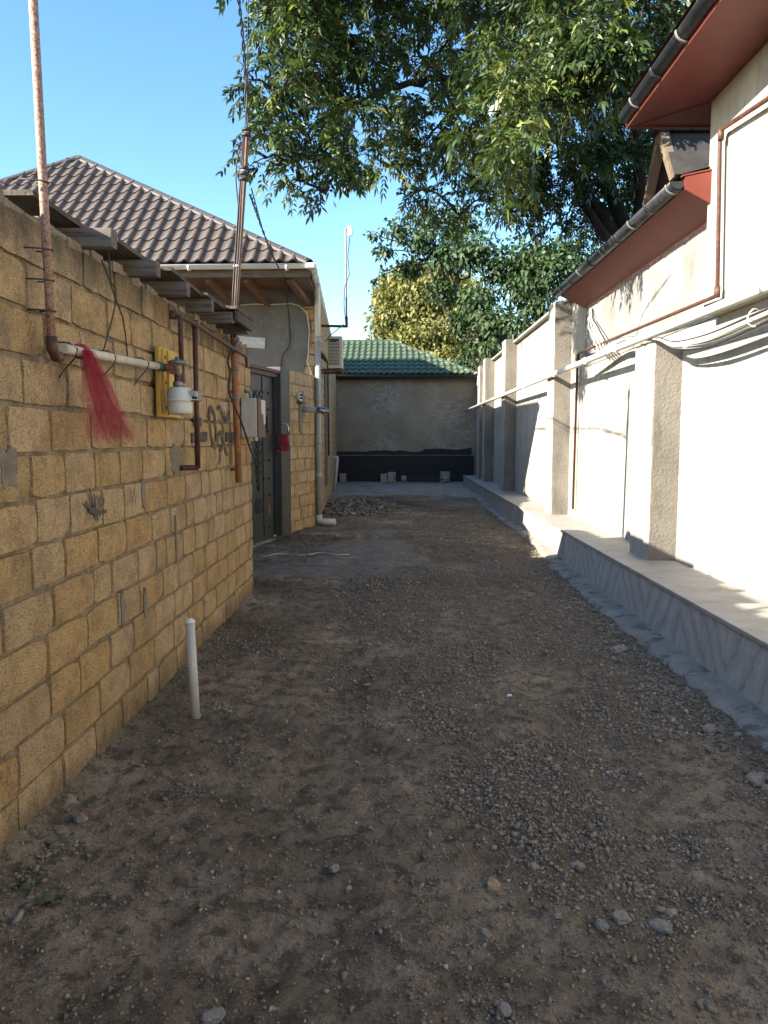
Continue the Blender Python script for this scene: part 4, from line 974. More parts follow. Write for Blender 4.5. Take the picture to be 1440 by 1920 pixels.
# ------------------------------------------------------------------ right boundary wall
RX = 2.63; PX = 2.37
rw = empty('boundary_wall', (RX, 12, 0), 'cream rendered boundary wall with pilasters in the sun', 'wall')
def panel(y0, y1, z1):
    MB().box((RX + .12, (y0 + y1) / 2, z1 / 2 + .1), (.24, y1 - y0, z1 - .2)).build('wall_panel', M['wall'], rw)
    if z1 > 3: MB().box((RX + .09, (y0 + y1) / 2, z1 + .02), (.36, y1 - y0, .04)).build('panel_coping', M['coping'], rw)
panel(-6, 7.9, 2.6); panel(7.9, 11.0, 2.6)
panel(11.0, 12.2, 3.66); panel(12.2, 17.4, 3.70); panel(17.4, 21.3, 3.72); panel(21.3, 26.0, 3.72)
def pil(y0, w, z1, seed):
    rg = random.Random(seed); bm = bmesh.new(); bmesh.ops.create_cube(bm, size=1)
    for q in bm.verts: q.co = Vector((PX + .16 + q.co.x * .32, y0 + w / 2 + q.co.y * w, (z1 + .42) / 2 + q.co.z * (z1 - .42)))
    bmesh.ops.subdivide_edges(bm, edges=[e for e in bm.edges if abs(e.verts[0].co.z - e.verts[1].co.z) > .5], cuts=14)
    bmesh.ops.bevel(bm, geom=[e for e in bm.edges if abs(e.verts[0].co.z - e.verts[1].co.z) > .05], offset=.012, segments=2, profile=.5, affect='EDGES')
    for q in bm.verts: q.co += Vector((rg.uniform(-.004, .004), rg.uniform(-.004, .004), 0))
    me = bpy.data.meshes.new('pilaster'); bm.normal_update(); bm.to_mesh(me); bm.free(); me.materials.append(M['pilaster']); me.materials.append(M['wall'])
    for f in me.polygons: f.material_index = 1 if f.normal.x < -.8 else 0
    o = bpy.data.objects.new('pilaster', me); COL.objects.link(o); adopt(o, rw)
for i, (y0, w, z1) in enumerate([(7.23, .58, 2.5), (11.84, .5, 3.66), (17.2, .55, 3.78), (21.1, .55, 3.78), (22.5, .5, 3.7), (2.2, .58, 2.5)]): pil(y0, w, z1, i)
# plinth: clad near part, plastered far part
MB().box((2.42, 17.2, .2), (.6, 15.2, .42)).build('plinth', M['wall'], rw)
MB().box((2.42, 1.8, .2), (.56, 15.56, .4)).build('plinth', M['mortar2'], rw)
y = 9.58; k = 0
while y > -3:
    L_ = .78 if k % 2 else .8
    MB().box((2.112, y - L_ / 2, .225), (.03, L_ - .006, .41 + .0), None, .003).build('slab', M['veinA'] if k % 2 else M['veinB'], rw); y -= L_; k += 1
y = 9.6
for L_ in (1.35, 1.5, 1.4, 1.5, 1.45, 1.5, 1.5, 1.5, 1.2):
    MB().box((2.36, y - L_ / 2, .442), (.57, L_ - .004, .028), None, .003).build('coping_slab', M['coping'], rw); y -= L_
y = 24.7
while y > 9.7:
    L_ = min(1.5, y - 9.62); MB().box((2.37, y - L_ / 2, .425), (.55, L_ - .004, .024), None, .003).build('coping_slab', M['coping'], rw); y -= L_

# white gas pipe and rusty pipe
gp = empty('gas_pipe', (2.325, 15, 2.55), 'long white painted gas pipe running along the boundary wall', 'pipe')
MB().tube([(2.325, -2, 2.55), (2.325, 5, 2.553), (2.32, 12, 2.56), (2.325, 18, 2.56), (2.30, 26.3, 2.555)], .036, 14).build('pipe_run', M['white_pipe'], gp)
for y in (8.3, 9.6, 11.5, 14.2, 19): MB().tube([(2.308, y, 2.557), (2.308, y + .09, 2.557)], .043, 14).build('coupling', M['white_pipe'], gp)
for y in (7.5, 12.1, 17.45, 21.4, 22.7): MB().bar((2.325, y, 2.5), (2.4, y, 2.5), .025, .012).build('bracket', M['rust_dark'], gp)
rp = empty('rusty_pipe', (2.55, 10, 1), 'thin rusty brown pipe dropping down the cream wall beside a pilaster', 'pipe')
q0 = P(1347, 553, X=2.44); 
MB().tube([(2.44, -2, 4.05), P(1440, 185, X=2.44), P(1352, 243, X=2.44), P(1350, 252, X=2.44), P(1345, 548, X=2.44), P(1340, 556, X=2.44), P(1100, 656, X=2.52), P(1085, 663, X=2.56), P(1083, 672, X=2.58), P(1074, 955, X=2.58)], .017, 8).build('pipe_run', M['rust_dark'], rp)
for u, v in [(1352, 250), (1345, 545), (1084, 668)]:
    q = P(u, v, X=2.44 if u > 1200 else 2.57); MB().tube([q + Vector((0, 0, .03)), q - Vector((0, 0, .05))], .024, 8).build('elbow', M['rust_dark'], rp)
# cable bundle
cb = empty('cable_bundle', (2.4, 6, 2.5), 'sagging bundle of pale cables tied under the white pipe', 'cables')
rg = random.Random(3)
for k in range(13):
    a = rg.uniform(-1, 1); z = rg.uniform(-1, 1); dk = k in (3, 8)
    pts = [(2.38 + .02 * a, -1, 2.46 + .05 * z), (2.38 + .02 * a, 2.6, 2.40 + .05 * z), (2.4 + .02 * a, 4.4, 2.42 + .03 * z), (2.42 + .02 * a, 5.3, 2.405 + .045 * z - .02 * abs(a)), (2.42 + .02 * a, 6.1, 2.36 + .05 * z), (2.38, 6.75, 2.40 + .03 * z), (2.34, 7.1, 2.5 + .012 * z), (2.36 + .01 * a, 8.0, 2.61 + .02 * z), (2.42, 8.8, 2.66 + .03 * z), (2.4, 9.7, 2.60 + .02 * z), (2.36, 10.3, 2.575)]
    # smooth the polyline
    P_ = [Vector(p) for p in pts]; sm2 = []
    for i in range(len(P_) - 1):
        p0_, p1_, p2_, p3_ = P_[max(i - 1, 0)], P_[i], P_[i + 1], P_[min(i + 2, len(P_) - 1)]
        for j in range(5):
            t = j / 5; sm2.append(.5 * ((2 * p1_) + (p2_ - p0_) * t + (2 * p0_ - 5 * p1_ + 4 * p2_ - p3_) * t * t + (3 * p1_ - p0_ - 3 * p2_ + p3_) * t ** 3))
    MB().tube(sm2 + [P_[-1]], rg.uniform(.006, .011), 6).build('cable', M['black_rubber'] if dk else M['white_cable'], cb)
MB().tube([(2.4 + .05 * math.cos(k), 5.3 + .01 * math.sin(2 * k), 2.41 + .06 * math.sin(k)) for k in [i_ * .63 for i_ in range(11)]], .006, 5).build('tie', M['white_cable'], cb)
c2 = empty('junction_cables', (2.55, 10.3, 2.8), 'tangle of cables fanning down beside the grey wall corner', 'cables')
for k in range(5):
    MB().tube([P(1106 + k, 578, X=2.6), P(1100 + k * 3, 598, X=2.57), P(1098 + k * 6, 615, X=2.55), P(1110 + k * 7, 645, X=2.5), P(1116 + k * 6, 655, X=2.4)], .009, 5).build('cable', M['black_rubber'] if k in (0, 4) else M['white_cable'], c2)

# ------------------------------------------------------------------ right buildings
nb = empty('near_building', (4.5, 2, 0), 'cream rendered building with maroon soffit, upper roof at the picture edge', 'building')
NX = 2.5; NE = 6.45
MB().box((NX + 2.5, (NE - 7) / 2, 3.45), (5.0, NE + 7, 1.7)).build('wall', M['wall'], nb)
b = MB(); b.poly([(2.0, -7, 4.275), (2.0, 6.92, 4.275), (8.2, 6.92, 4.275), (8.2, -7, 4.275)], .02, (0, 0, 1)); b.build('soffit', M['red_soffit'], nb)
MB().box((1.985, 0, 4.36), (.03, 13.9, .19)).build('fascia', M['red_soffit'], nb)
MB().box((5.0, 6.935, 4.36), (6.0, .03, .19)).build('end_fascia', M['red_soffit'], nb)
b = MB(); b.add([(1.93, -7, 4.46), (1.93, 6.96, 4.46), (8, 6.96, 4.46), (8, -7, 4.46), (5, 4, 6.0), (5, -7, 6.0)], [(0, 1, 4, 5), (1, 2, 4), (2, 3, 5, 4)]); b.build('roof', M['navy'], nb)
b = MB(); b.bar((2.05, 6.9, 4.27), (2.5, 6.45, 4.27), .02, .008); b.build('soffit_seam', M['red_soffit'], nb)
def gutter_run(parent, x, y0, y1, z, r):
    half_gutter([(x, y0, z), (x, y1, z)], r, M['gutter_black'], parent, 'gutter', 14)
    b_ = MB(); b_.tube([(x + .1, y0, z + .035), (x + .1, y1, z + .035)], .018, 8); b_.build('drip_edge', M['gutter_black'], parent)
    y = y0 + .08; k = 0
    while y < y1:
        half_gutter([(x, y, z), (x, y + (.05 if k % 2 else .03), z)], r + .008, M['gutter_grey'] if k % 2 == 0 else M['gutter_black'], parent, 'gutter_bracket', 14); y += .52; k += 1
    for yy_ in (y0, y1):
        pts = [(x + math.cos(math.pi + math.pi * k / 12) * r, yy_, z + math.sin(math.pi + math.pi * k / 12) * r) for k in range(13)]
        MB().poly(pts, .008, (0, 1, 0)).build('gutter_end', M['gutter_black'], parent)
gutter_run(nb, 1.955, -6, 6.9, 4.36, .068)
lb = empty('lower_building', (4.5, 9, 0), 'grey rendered lower building with maroon eave and black gutter', 'building')
MB().box((RX + 1.99, (6.46 + 10.9) / 2, 3.2), (4.0, 10.9 - 6.46, 1.19)).build('wall', M['grey_wall'], lb)
GX, GZ = 2.24, 3.62
b = MB(); b.add([(2.62, 6.41, 3.43), (2.62, 11.05, 3.43), (2.30, 11.1, 3.6), (2.30, 6.41, 3.6), (2.62, 6.41, 3.46), (2.62, 11.05, 3.46), (2.30, 11.1, 3.63), (2.30, 6.41, 3.63)], [(0, 1, 2, 3), (4, 7, 6, 5), (0, 3, 7, 4), (1, 5, 6, 2)]); b.build('soffit', M['red_soffit'], lb)
MB().add([(2.30, 6.41, 3.6), (2.30, 11.1, 3.6), (2.30, 11.1, 3.7), (2.30, 6.41, 3.7)], [(0, 1, 2, 3)]).build('fascia', M['red_soffit'], lb)
b = MB(); b.poly([(2.29, 6.4, 3.585), (2.29, 6.4, 3.68), (2.56, 6.4, 3.735), (2.56, 6.4, 3.44)], .012, (0, -1, 0)); b.build('end_panel', M['red_soffit'], lb)
b = MB(); b.poly([(2.27, 6.385, 3.685), (2.57, 6.385, 3.745), (2.57, 6.46, 3.75), (2.27, 6.46, 3.69)], .012, (0, 0, 1)); b.build('end_flashing', M['red_soffit'], lb)
b = MB(); b.add([(2.22, 6.42, 3.70), (2.22, 11.15, 3.70), (4.6, 11.15, 4.3), (4.6, 6.42, 4.3)], [(0, 1, 2, 3)]); b.build('roof', M['navy'], lb)
gutter_run(lb, GX, 6.4, 11.12, GZ + .03, .066)
# red paint smudges under the soffit
b = MB(); n = 70; up_ = [(RX - .012, 6.5 + 4.35 * i / n, 3.46) for i in range(n + 1)]; lo = [(RX - .012, 6.5 + 4.35 * i / n, 3.42 - .055 * float(fbm(0., i * .35, 1.0, 3, 6))) for i in range(n + 1)]
b.add(up_ + lo, [(i, i + 1, n + 2 + i, n + 1 + i) for i in range(n)]); b.build('paint_smudge', simple('red_smudge', (.3, .1, .1), .8, .3, 14, 0, spot=((.42, .36, .31), 30, .56)), lb)
# stone chimney hood on the lower roof
ch = empty('chimney_hood', (3.1, 8.2, 4.1), 'small gabled stone chimney hood above the lower roof', 'chimney')
cy = 8.3; hb = 4.15; ht = 4.72; hw = .42; x0 = P(1232, 300, Y=cy).x; x1 = x0 + .95
for sg in (-1, 1):
    for k in range(4):
        f0, f1 = k / 4, (k + 1) / 4 + .03
        pA = [(x0 + .03, cy + sg * hw * (1 - f0), hb + (ht - hb) * f0), (x1, cy + sg * hw * (1 - f0), hb + (ht - hb) * f0), (x1, cy + sg * hw * (1 - f1), hb + (ht - hb) * f1), (x0 + .03, cy + sg * hw * (1 - f1), hb + (ht - hb) * f1)]
        MB().poly(pA, .05 - .006 * k, Vector((0, sg, .75)).normalized()).build('shingle', M['shingle'], ch)
    MB().poly([(x0, cy + sg * hw * 1.12, hb - .12), (x0, cy + sg * (hw * 1.12 + .06), hb - .12), (x0, cy + sg * .06, ht + .02), (x0, cy, ht + .02), (x0, cy, ht - .06)], .09, (1, 0, 0)).build('gable_stone', M['tan_stone'], ch)
for k in range(5): MB().box((x0 + .02 + k * .2, cy, ht + .055), (.19, .2, .09), None, .012).build('ridge_stone', M['shingle'], ch)
MB().box((x0 + .5, cy, hb - .25), (.9, .75, .55)).build('base', M['tan_stone'], ch)

# ------------------------------------------------------------------ services on the block wall
g1 = empty('steel_mast', (-1.42, 3.1, 2), 'tall flaking white steel mast pipe strapped to the block wall', 'mast')
pb = P(97, 640, X=-1.415); pt = P(62, 0, X=-1.415); pdir = (pt - pb).normalized()
MB().tube([pb, pb + pdir * .6, pt + pdir * 1.6], .0175, 12).build('mast_tube', M['rust_pale'], g1)
MB().tube([pb + pdir * .02, pb - pdir * .03, pb - pdir * .05 + Vector((0, .03, -.01)), pb + Vector((0, .07, -.055))], .022, 10).build('elbow', M['rust_dark'], g1)
for f in (.12, .24, .36, .62):
    q = pb + pdir * f; MB().tube([q + Vector((-.07, -.05, .0)), q + Vector((.0, -.03, .0)), q + Vector((.024, 0, 0)), q + Vector((.0, .035, 0)), q + Vector((-.07, .06, .01))], .0035, 5).build('wire_tie', M['dark_iron'], g1)
gpz = empty('meter_feed_pipe', (-1.42, 3.8, 2), 'cream gas pipe from the mast foot to the meter', 'pipe')
p0 = P(118, 653, X=-1.415); p1 = P(297, 687, X=-1.415)
MB().tube([p0, p1], .0215, 12).build('pipe_run', M['cream_pipe'], gpz)
MB().tube([p1 - (p1 - p0).normalized() * .03, p1 + (p1 - p0).normalized() * .05], .027, 10).build('green_coupling', simple('green_tape', (.05, .09, .06), .7, .3, 30, .2, 80), gpz)
MB().bar(P(112, 662, X=-1.44), P(140, 660, X=-1.43), .02, .02).build('bracket', M['dark_iron'], gpz)
for u in (130, 193, 262):
    q = p0.lerp(p1, (u - 118) / 179); MB().tube([q + Vector((-.07, -.03, .03)), q + Vector((-.01, -.01, .03)), q + Vector((.026, 0, .005)), q + Vector((.01, .015, -.03)), q + Vector((-.05, .02, -.09)), q + Vector((-.06, 0, -.12))], .0035, 5).build('wire_tie', M['dark_iron'], gpz)
# hanging wire
hw_ = empty('hanging_wire', (-1.44, 4, 2.3), 'loop of rusty wire hanging from the lean-to roof onto the pipe', 'wire')
MB().tube([P(u, v, X=-1.42) for u, v in [(190, 487), (196, 500), (206, 527), (212, 546), (219, 565), (230, 595), (235, 625), (239, 668)]], .004, 5).build('strand', M['dark_iron'], hw_)
MB().tube([P(u, v, X=-1.42) for u, v in [(205, 440), (203, 470), (206, 500), (208, 527), (217, 545), (218, 562), (210, 600), (199, 640), (190, 672)]], .004, 5).build('strand', M['dark_iron'], hw_)
# yellow board and gas meter
ybd = empty('meter_board', (-1.47, 4.7, 2), 'yellow plastic mounting board behind the gas meter', 'board')
a_ = P(289, 648, X=LX + .02); c_2 = P(299, 782, X=LX + .02); d_ = P(327, 790, X=LX + .02)
y0b, y1b, z0b, z1b = a_.y, a_.y + .5, c_2.z, a_.z - .0
MB().box((LX + .035, (y0b + y1b) / 2, (z0b + z1b) / 2), (.03, y1b - y0b, z1b - z0b), None, .006).build('board_plate', M['yellow'], ybd)
for dy_ in (.05, (y1b - y0b) - .05, .16): MB().box((LX + .055, y0b + dy_, (z0b + z1b) / 2), (.014, .03, z1b - z0b - .03)).build('rib', M['yellow'], ybd)
for z in (z1b - .06, z0b + .06, (z0b + z1b) / 2): MB().box((LX + .053, y0b + .1, z), (.008, .02, .02)).build('bolt_hole', M['dark_slot'], ybd)
gm = empty('gas_meter', (-1.33, 4.8, 1.7), 'white drum gas meter with grey regulator on the block wall', 'gas meter')
mc = P(338, 752, X=-1.335); mr = .085
def lathe(b_, c, prof, n=24, sx=1.0, sy=1.0):
    vs_ = [(c[0] + math.cos(6.2832 * k / n) * r * sx, c[1] + math.sin(6.2832 * k / n) * r * sy, c[2] + z) for r, z in prof for k in range(n)]
    b_.add(vs_, [(i * n + k, i * n + (k + 1) % n, (i + 1) * n + (k + 1) % n, (i + 1) * n + k) for i in range(len(prof) - 1) for k in range(n)], True); return b_
lathe(MB(), mc, [(.0, .085), (.05, .085), (.068, .08), (.078, .066), (.083, .02), (.085, .0)], 28, .85, 1.15).build('upper_shell', M['meter'], gm)
lathe(MB(), mc, [(.085, -.004), (.094, -.004), (.094, .006), (.085, .006)], 28, .85, 1.15).build('seam_flange', M['meter'], gm)
lathe(MB(), mc, [(.085, 0), (.082, -.06), (.078, -.076), (.06, -.084), (0, -.084)], 28, .85, 1.15).build('lower_shell', M['meter'], gm)
MB().box(mc + Vector((.085, .01, .03)), (.07, .1, .062), None, .006).build('counter_box', M['gutter_grey'], gm)
MB().box(mc + Vector((.1, -.0415, .018)), (.034, .004, .016)).build('counter_window', M['dark_slot'], gm)
MB().box(mc + Vector((.088, -.041, .03)), (.06, .004, .05)).build('label_plate', M['label'], gm)
for k in range(3): MB().box(mc + Vector((.088, -.0435, .047 - k * .009)), (.045 - .008 * k, .002, .004)).build('label_text', M['ink'], gm)
for dy_, h in ((-.045, .17), (.045, .25)):
    MB().tube([mc + Vector((0, dy_, .07)), mc + Vector((0, dy_, h))], .02, 10).build('riser', M['rust_dark'], gm)
    MB().tube([mc + Vector((0, dy_, .085)), mc + Vector((0, dy_, .115))], .029, 6).build('union_nut', M['brass'], gm)
rc = mc + Vector((0, -.045, .185))
lathe(MB(), rc, [(0, -.04), (.018, -.04), (.026, -.02), (.028, .015), (.022, .026), (.05, .034), (.055, .04), (.055, .05), (.04, .058), (.015, .062), (.013, .078), (0, .08)], 20).build('regulator', M['brass'], gm)
MB().tube([p1 + (p1 - p0).normalized() * .04, Vector((mc.x - .02, mc.y - .13, rc.z)), rc], .024, 10).build('inlet', M['rust'], gm)
MB().tube([Vector((mc.x - .01, mc.y - .13, rc.z)) - Vector((.0, .012, 0)), Vector((mc.x - .01, mc.y - .11, rc.z))], .033, 12).build('inlet_flange', M['rust'], gm)
# brown outlet pipework
br = empty('outlet_pipe', (-1.4, 5.2, 2), 'brown painted steel gas outlet pipework looping over the block wall', 'pipe')
OX = -1.38
A1 = mc + Vector((0, .045, .22)); A2 = Vector((OX, A1.y, P(330, 592, X=OX).z))
e1 = P(365, 606, X=OX); e2 = P(461, 668, X=-1.42)
MB().tube([A1, Vector((A1.x, A1.y, A2.z - .02)), Vector((OX, A1.y, A2.z))], .016, 8).build('riser', M['rust_dark'], br)
MB().tube([Vector((OX, A1.y - .02, A2.z)), e1, P(400, 630, X=OX), P(440, 655, X=-1.40), e2, e2 + Vector((.0, .04, -.05)), e2 + Vector((0, .03, -.1))], .016, 8).build('top_run', M['rust_dark'], br)
e3 = P(389, 877, X=OX); e3.y = e1.y
MB().tube([e1, Vector((OX, e1.y, P(378, 877, X=OX).z))], .018, 8).build('drop', M['rust_dark'], br)
zl = P(378, 877, X=OX).z
zl = EYE + (P(389, 877, Y=e1.y).z - EYE)
MB().tube([Vector((OX, e1.y, zl + .02)), Vector((OX, e1.y, zl)), Vector((OX - .1, e1.y - .02, zl)), Vector((LX, e1.y - .03, zl))], .018, 8).build('wall_tail', M['rust_dark'], br)
for q in (Vector((OX, A1.y, A2.z)), e1): MB().tube([q - Vector((0, 0, .03)), q + Vector((0, 0, .02))], .024, 8).build('elbow', M['rust_dark'], br)
# second pole with cables
po = empty('cable_pole', (-1.42, 6.9, 3), 'orange rusty steel pole carrying electric cables at the wall end', 'pole')
PB = P(448, 905, X=-1.415); PT = P(463, 240, Y=PB.y); PMid = P(440, 600, Y=PB.y)
PMid = P(437, 612, Y=PB.y)
MB().tube([PB, PMid - Vector((0, 0, .02))], .03, 12).build('pole_lower', M['pole_rust'], po)
MB().tube([PMid - Vector((0, 0, .1)), PT], .027, 12).build('pole_upper', M['pole_rust'], po)
def on_pole(f):
    z = PB.z + (PT.z - PB.z) * f
    return PB.lerp(PMid, (z - PB.z) / (PMid.z - PB.z)) if z < PMid.z else PMid.lerp(PT, (z - PMid.z) / (PT.z - PMid.z))
pd = Vector((0, 0, 1))
for f in (.245, .33, .88): q = on_pole(f); MB().tube([q - pd * .016, q + pd * .016], .036, 12).build('clamp', M['gutter_grey'], po)
for f in (.86, .875, .89, .98, .995): q = on_pole(f); MB().tube([q - pd * .013, q + pd * .013], .042, 10).build('tape', M['black_rubber'], po)
for f in (.49, .62): q = on_pole(f); MB().tube([q - pd * .008, q + pd * .008], .033, 10).build('string', M['white_cable'], po)
for k in range(3):
    MB().tube([on_pole(f) + Vector((.022 * math.cos(k * 1.2 - 1 + f * 2), -.024, 0)) for f in (.42, .55, .7, .86, .98)], .007, 5).build('strapped_cable', M['black_rubber'], po)
MB().bar(PB + Vector((-.08, .0, .12)), PB + Vector((0, 0, .12)), .03, .03).build('standoff', M['rust'], po)
MB().bar(PB + Vector((-.08, .0, .8)), PB + Vector((0, 0, .8)), .03, .03).build('standoff', M['rust'], po)
pc = empty('service_cables', (-1.4, 7, 4), 'black twisted service cables strung from the pole top to the house eave', 'cables')
def cat(ps, n=6):
    Q = [Vector(p) for p in ps]; o = []
    for i in range(len(Q) - 1):
        a, b_, c, d = Q[max(i - 1, 0)], Q[i], Q[i + 1], Q[min(i + 2, len(Q) - 1)]
        for j in range(n):
            t = j / n; o.append(.5 * ((2 * b_) + (c - a) * t + (2 * a - 5 * b_ + 4 * c - d) * t * t + (3 * b_ - a - 3 * c + d) * t ** 3))
    return o + [Q[-1]]
yP = PB.y; hk = P(533, 518, Y=12.4)
for k, ph in enumerate((0, 3.14)):
    ps = cat([PT + Vector((.02, 0, -.55)), P(478, 390, Y=7.9), P(492, 430, Y=9.0), P(507, 468, Y=10.4), P(523, 503, Y=11.7), hk], 10)
    MB().tube([p + Vector((.008 * math.cos(i * .9 + ph), 0, .008 * math.sin(i * .9 + ph))) for i, p in enumerate(ps)], .0065, 6).build('twisted_strand', M['black_rubber'], pc)
MB().tube(cat([PT + Vector((.03, 0, -.5)), P(500, 455, Y=9.5), P(518, 495, Y=11.5), hk]), .006, 5).build('thin_strand', M['black_rubber'], pc)
MB().tube(cat([hk, P(537, 545, Y=13.3), P(541, 590, Y=13.82), P(543, 645, Y=13.82), P(530, 665, Y=13.82), P(527, 690, Y=13.82)]), .011, 6).build('drop_cable', M['black_rubber'], pc)
oh = empty('overhead_cables', (-1.4, 6, 5), 'black overhead cables rising from the pole top out of the picture', 'cables')
for k, ph in enumerate((0, 3.14)):
    ps = cat([PT + Vector((0, 0, -.05)), P(460, 140, Y=yP - .1), P(454, 60, Y=yP - .3), P(447, -5, Y=yP - .5), P(430, -160, Y=yP - 1.2)], 12)
    MB().tube([p + Vector((.009 * math.cos(i * .8 + ph), 0, .009 * math.sin(i * .8 + ph))) for i, p in enumerate(ps)], .007, 6).build('twisted_strand', M['black_rubber'], oh)
MB().tube([PT, P(465, 0, Y=yP), P(465, -200, Y=yP)], .0045, 5).build('thin_strand', M['black_rubber'], oh)
MB().tube(cat([PT + Vector((-.01, 0, -.1)), P(447, 290, Y=yP), P(442, 330, Y=yP), P(445, 370, Y=yP), P(449, 420, Y=yP), P(449, 470, Y=yP)]), .007, 5).build('slack_loop', M['black_rubber'], oh)
# low cable from pole to the box and door
MB().tube(cat([P(448, 635, X=-1.39), P(428, 672, X=-1.39), P(432, 700, X=-1.38), P(429, 730, X=-1.38), P(437, 755, X=-1.36), P(452, 790, X=-1.34), P(463, 822, X=-1.33), P(470, 845, X=-1.36), P(478, 858, X=-1.45)]), .008, 6).build('box_cable', M['black_rubber'], label='black cable drooping past the rusty pole to the meter box', cat='cable')
# meter box
mb = empty('meter_box', (-1.41, 7.4, 1.6), 'pale steel electric meter box with peeling brown front', 'box')
by0, by1 = 7.28, 7.68; bz0 = P(466, 820, Y=7.28).z; bz1 = P(466, 746, Y=7.28).z; bx0, bx1 = LX + .01, P(482, 780, Y=7.28).x
MB().box(((bx0 + bx1) / 2, (by0 + by1) / 2, (bz0 + bz1) / 2), (bx1 - bx0, by1 - by0, bz1 - bz0), None, .012).build('case', M['box_white'], mb)
MB().box((bx1 + .004, (by0 + by1) / 2, (bz0 + bz1) / 2), (.012, by1 - by0 - .008, bz1 - bz0 - .006)).build('front_lid', M['box_brown'], mb)
b = MB(); b.poly([(bx1 + .011, by0 + .16, bz1 - .01), (bx1 + .011, by1 - .008, bz1 - .01), (bx1 + .011, by1 - .008, bz0 + .14), (bx1 + .011, by1 - .1, bz0 + .12), (bx1 + .011, by0 + .26, bz0 + .22), (bx1 + .011, by0 + .17, bz1 - .14)], .002, (1, 0, 0)); b.build('peeling_paint', M['pvc'], mb)
for k in (0, 1): q = Vector((bx0 + .08 + k * .05, by0 + .05, bz0 - .0)); MB().tube([q, q - Vector((0, 0, .035))], .02, 8).build('cable_gland', M['cream_pipe'], mb)
MB().tube([Vector((bx0 + .08, by0 + .1, bz1)), Vector((bx0 + .07, by0 + .1, bz1 + .06)), Vector((bx0 + .02, by0 + .08, bz1 + .07))], .018, 8).build('top_conduit', M['gutter_grey'], mb)

# white stub pipe in the ground
q = P(368, 1338, Z=0.01); tp = P(356, 1160, Y=q.y)
sp = empty('stub_pipe', (q.x, q.y, 0), 'capped white plastic pipe standing upright in the dirt by the block wall', 'pipe')
MB().tube([Vector((q.x, q.y, -.1)), tp - Vector((0, 0, .015))], .026, 16).build('pipe_tube', M['pvc'], sp)
b = MB(); lathe(b, tp - Vector((0, 0, .02)), [(.0, .022), (.012, .021), (.022, .014), (.03, .004), (.031, -.004), (.027, -.006)], 16); b.build('cap', simple('white_cap', (.7, .7, .69), .4, .05, 10, 0), sp)

# cord on the ground, twigs and weeds
cp = []
for k in range(24):
    u = 482 + k * 7.5; q = P(u, 1033 - .15 * k + 2 * math.sin(k * .7), Z=.1); cp.append((q.x, q.y, float(ground_z(q.x, q.y)) + .012))
MB().tube(cp, .007, 5).build('white_cord', M['white_cable'], label='thin whitish cord lying across the concrete by the door', cat='cord')
b = MB(); rg = random.Random(31)
for k in range(90):
    y = 1.7 * (8) ** rg.random(); x = rg.uniform(-1.35, 1.8); a = rg.uniform(0, 6.28); L_ = rg.uniform(.03, .13); z = float(ground_z(x, y)) + .008
    b.tube([(x, y, z), (x + math.cos(a) * L_ * .5, y + math.sin(a) * L_ * .5, z + rg.uniform(.002, .02)), (x + math.cos(a + .5) * L_, y + math.sin(a + .5) * L_, z + .002)], rg.uniform(.001, .0028), 4)
b.build('twigs', M['twig'], kind='stuff', label='dry twigs and straw littered over the dirt', cat='litter')
def weed(u, v, n, h, lb, seed):
    rg = random.Random(seed); c = P(u, v, Z=0); c.z = float(ground_z(c.x, c.y)); b_ = MB()
    for k in range(n):
        a = rg.uniform(0, 6.28); d = Vector((math.cos(a), math.sin(a), 0)); L_ = h * rg.uniform(.6, 1.2); w = L_ * .16; s = d.cross(Vector((0, 0, 1)))
        pts = [c + d * (L_ * t * .8) + Vector((0, 0, L_ * (t * .9 - .55 * t * t))) for t in (0, .35, .7, 1)]
        b_.add([pts[0], pts[1] + s * w, pts[1] - s * w, pts[2] + s * w * .8, pts[2] - s * w * .8, pts[3]], [(0, 1, 2), (1, 3, 4, 2), (3, 5, 4)])
    b_.build('weed', M['weed'], label=lb, cat='weed', group='weeds on the lane')
weed(60, 1668, 5, .06, 'pale green weed sprout against pebbles at the left edge', 1)
weed(97, 1690, 9, .075, 'spreading dark weed lowest on the lane by the wall', 2)
weed(160, 1507, 5, .04, 'tiny weed sprout under the lowest wall blocks', 3)

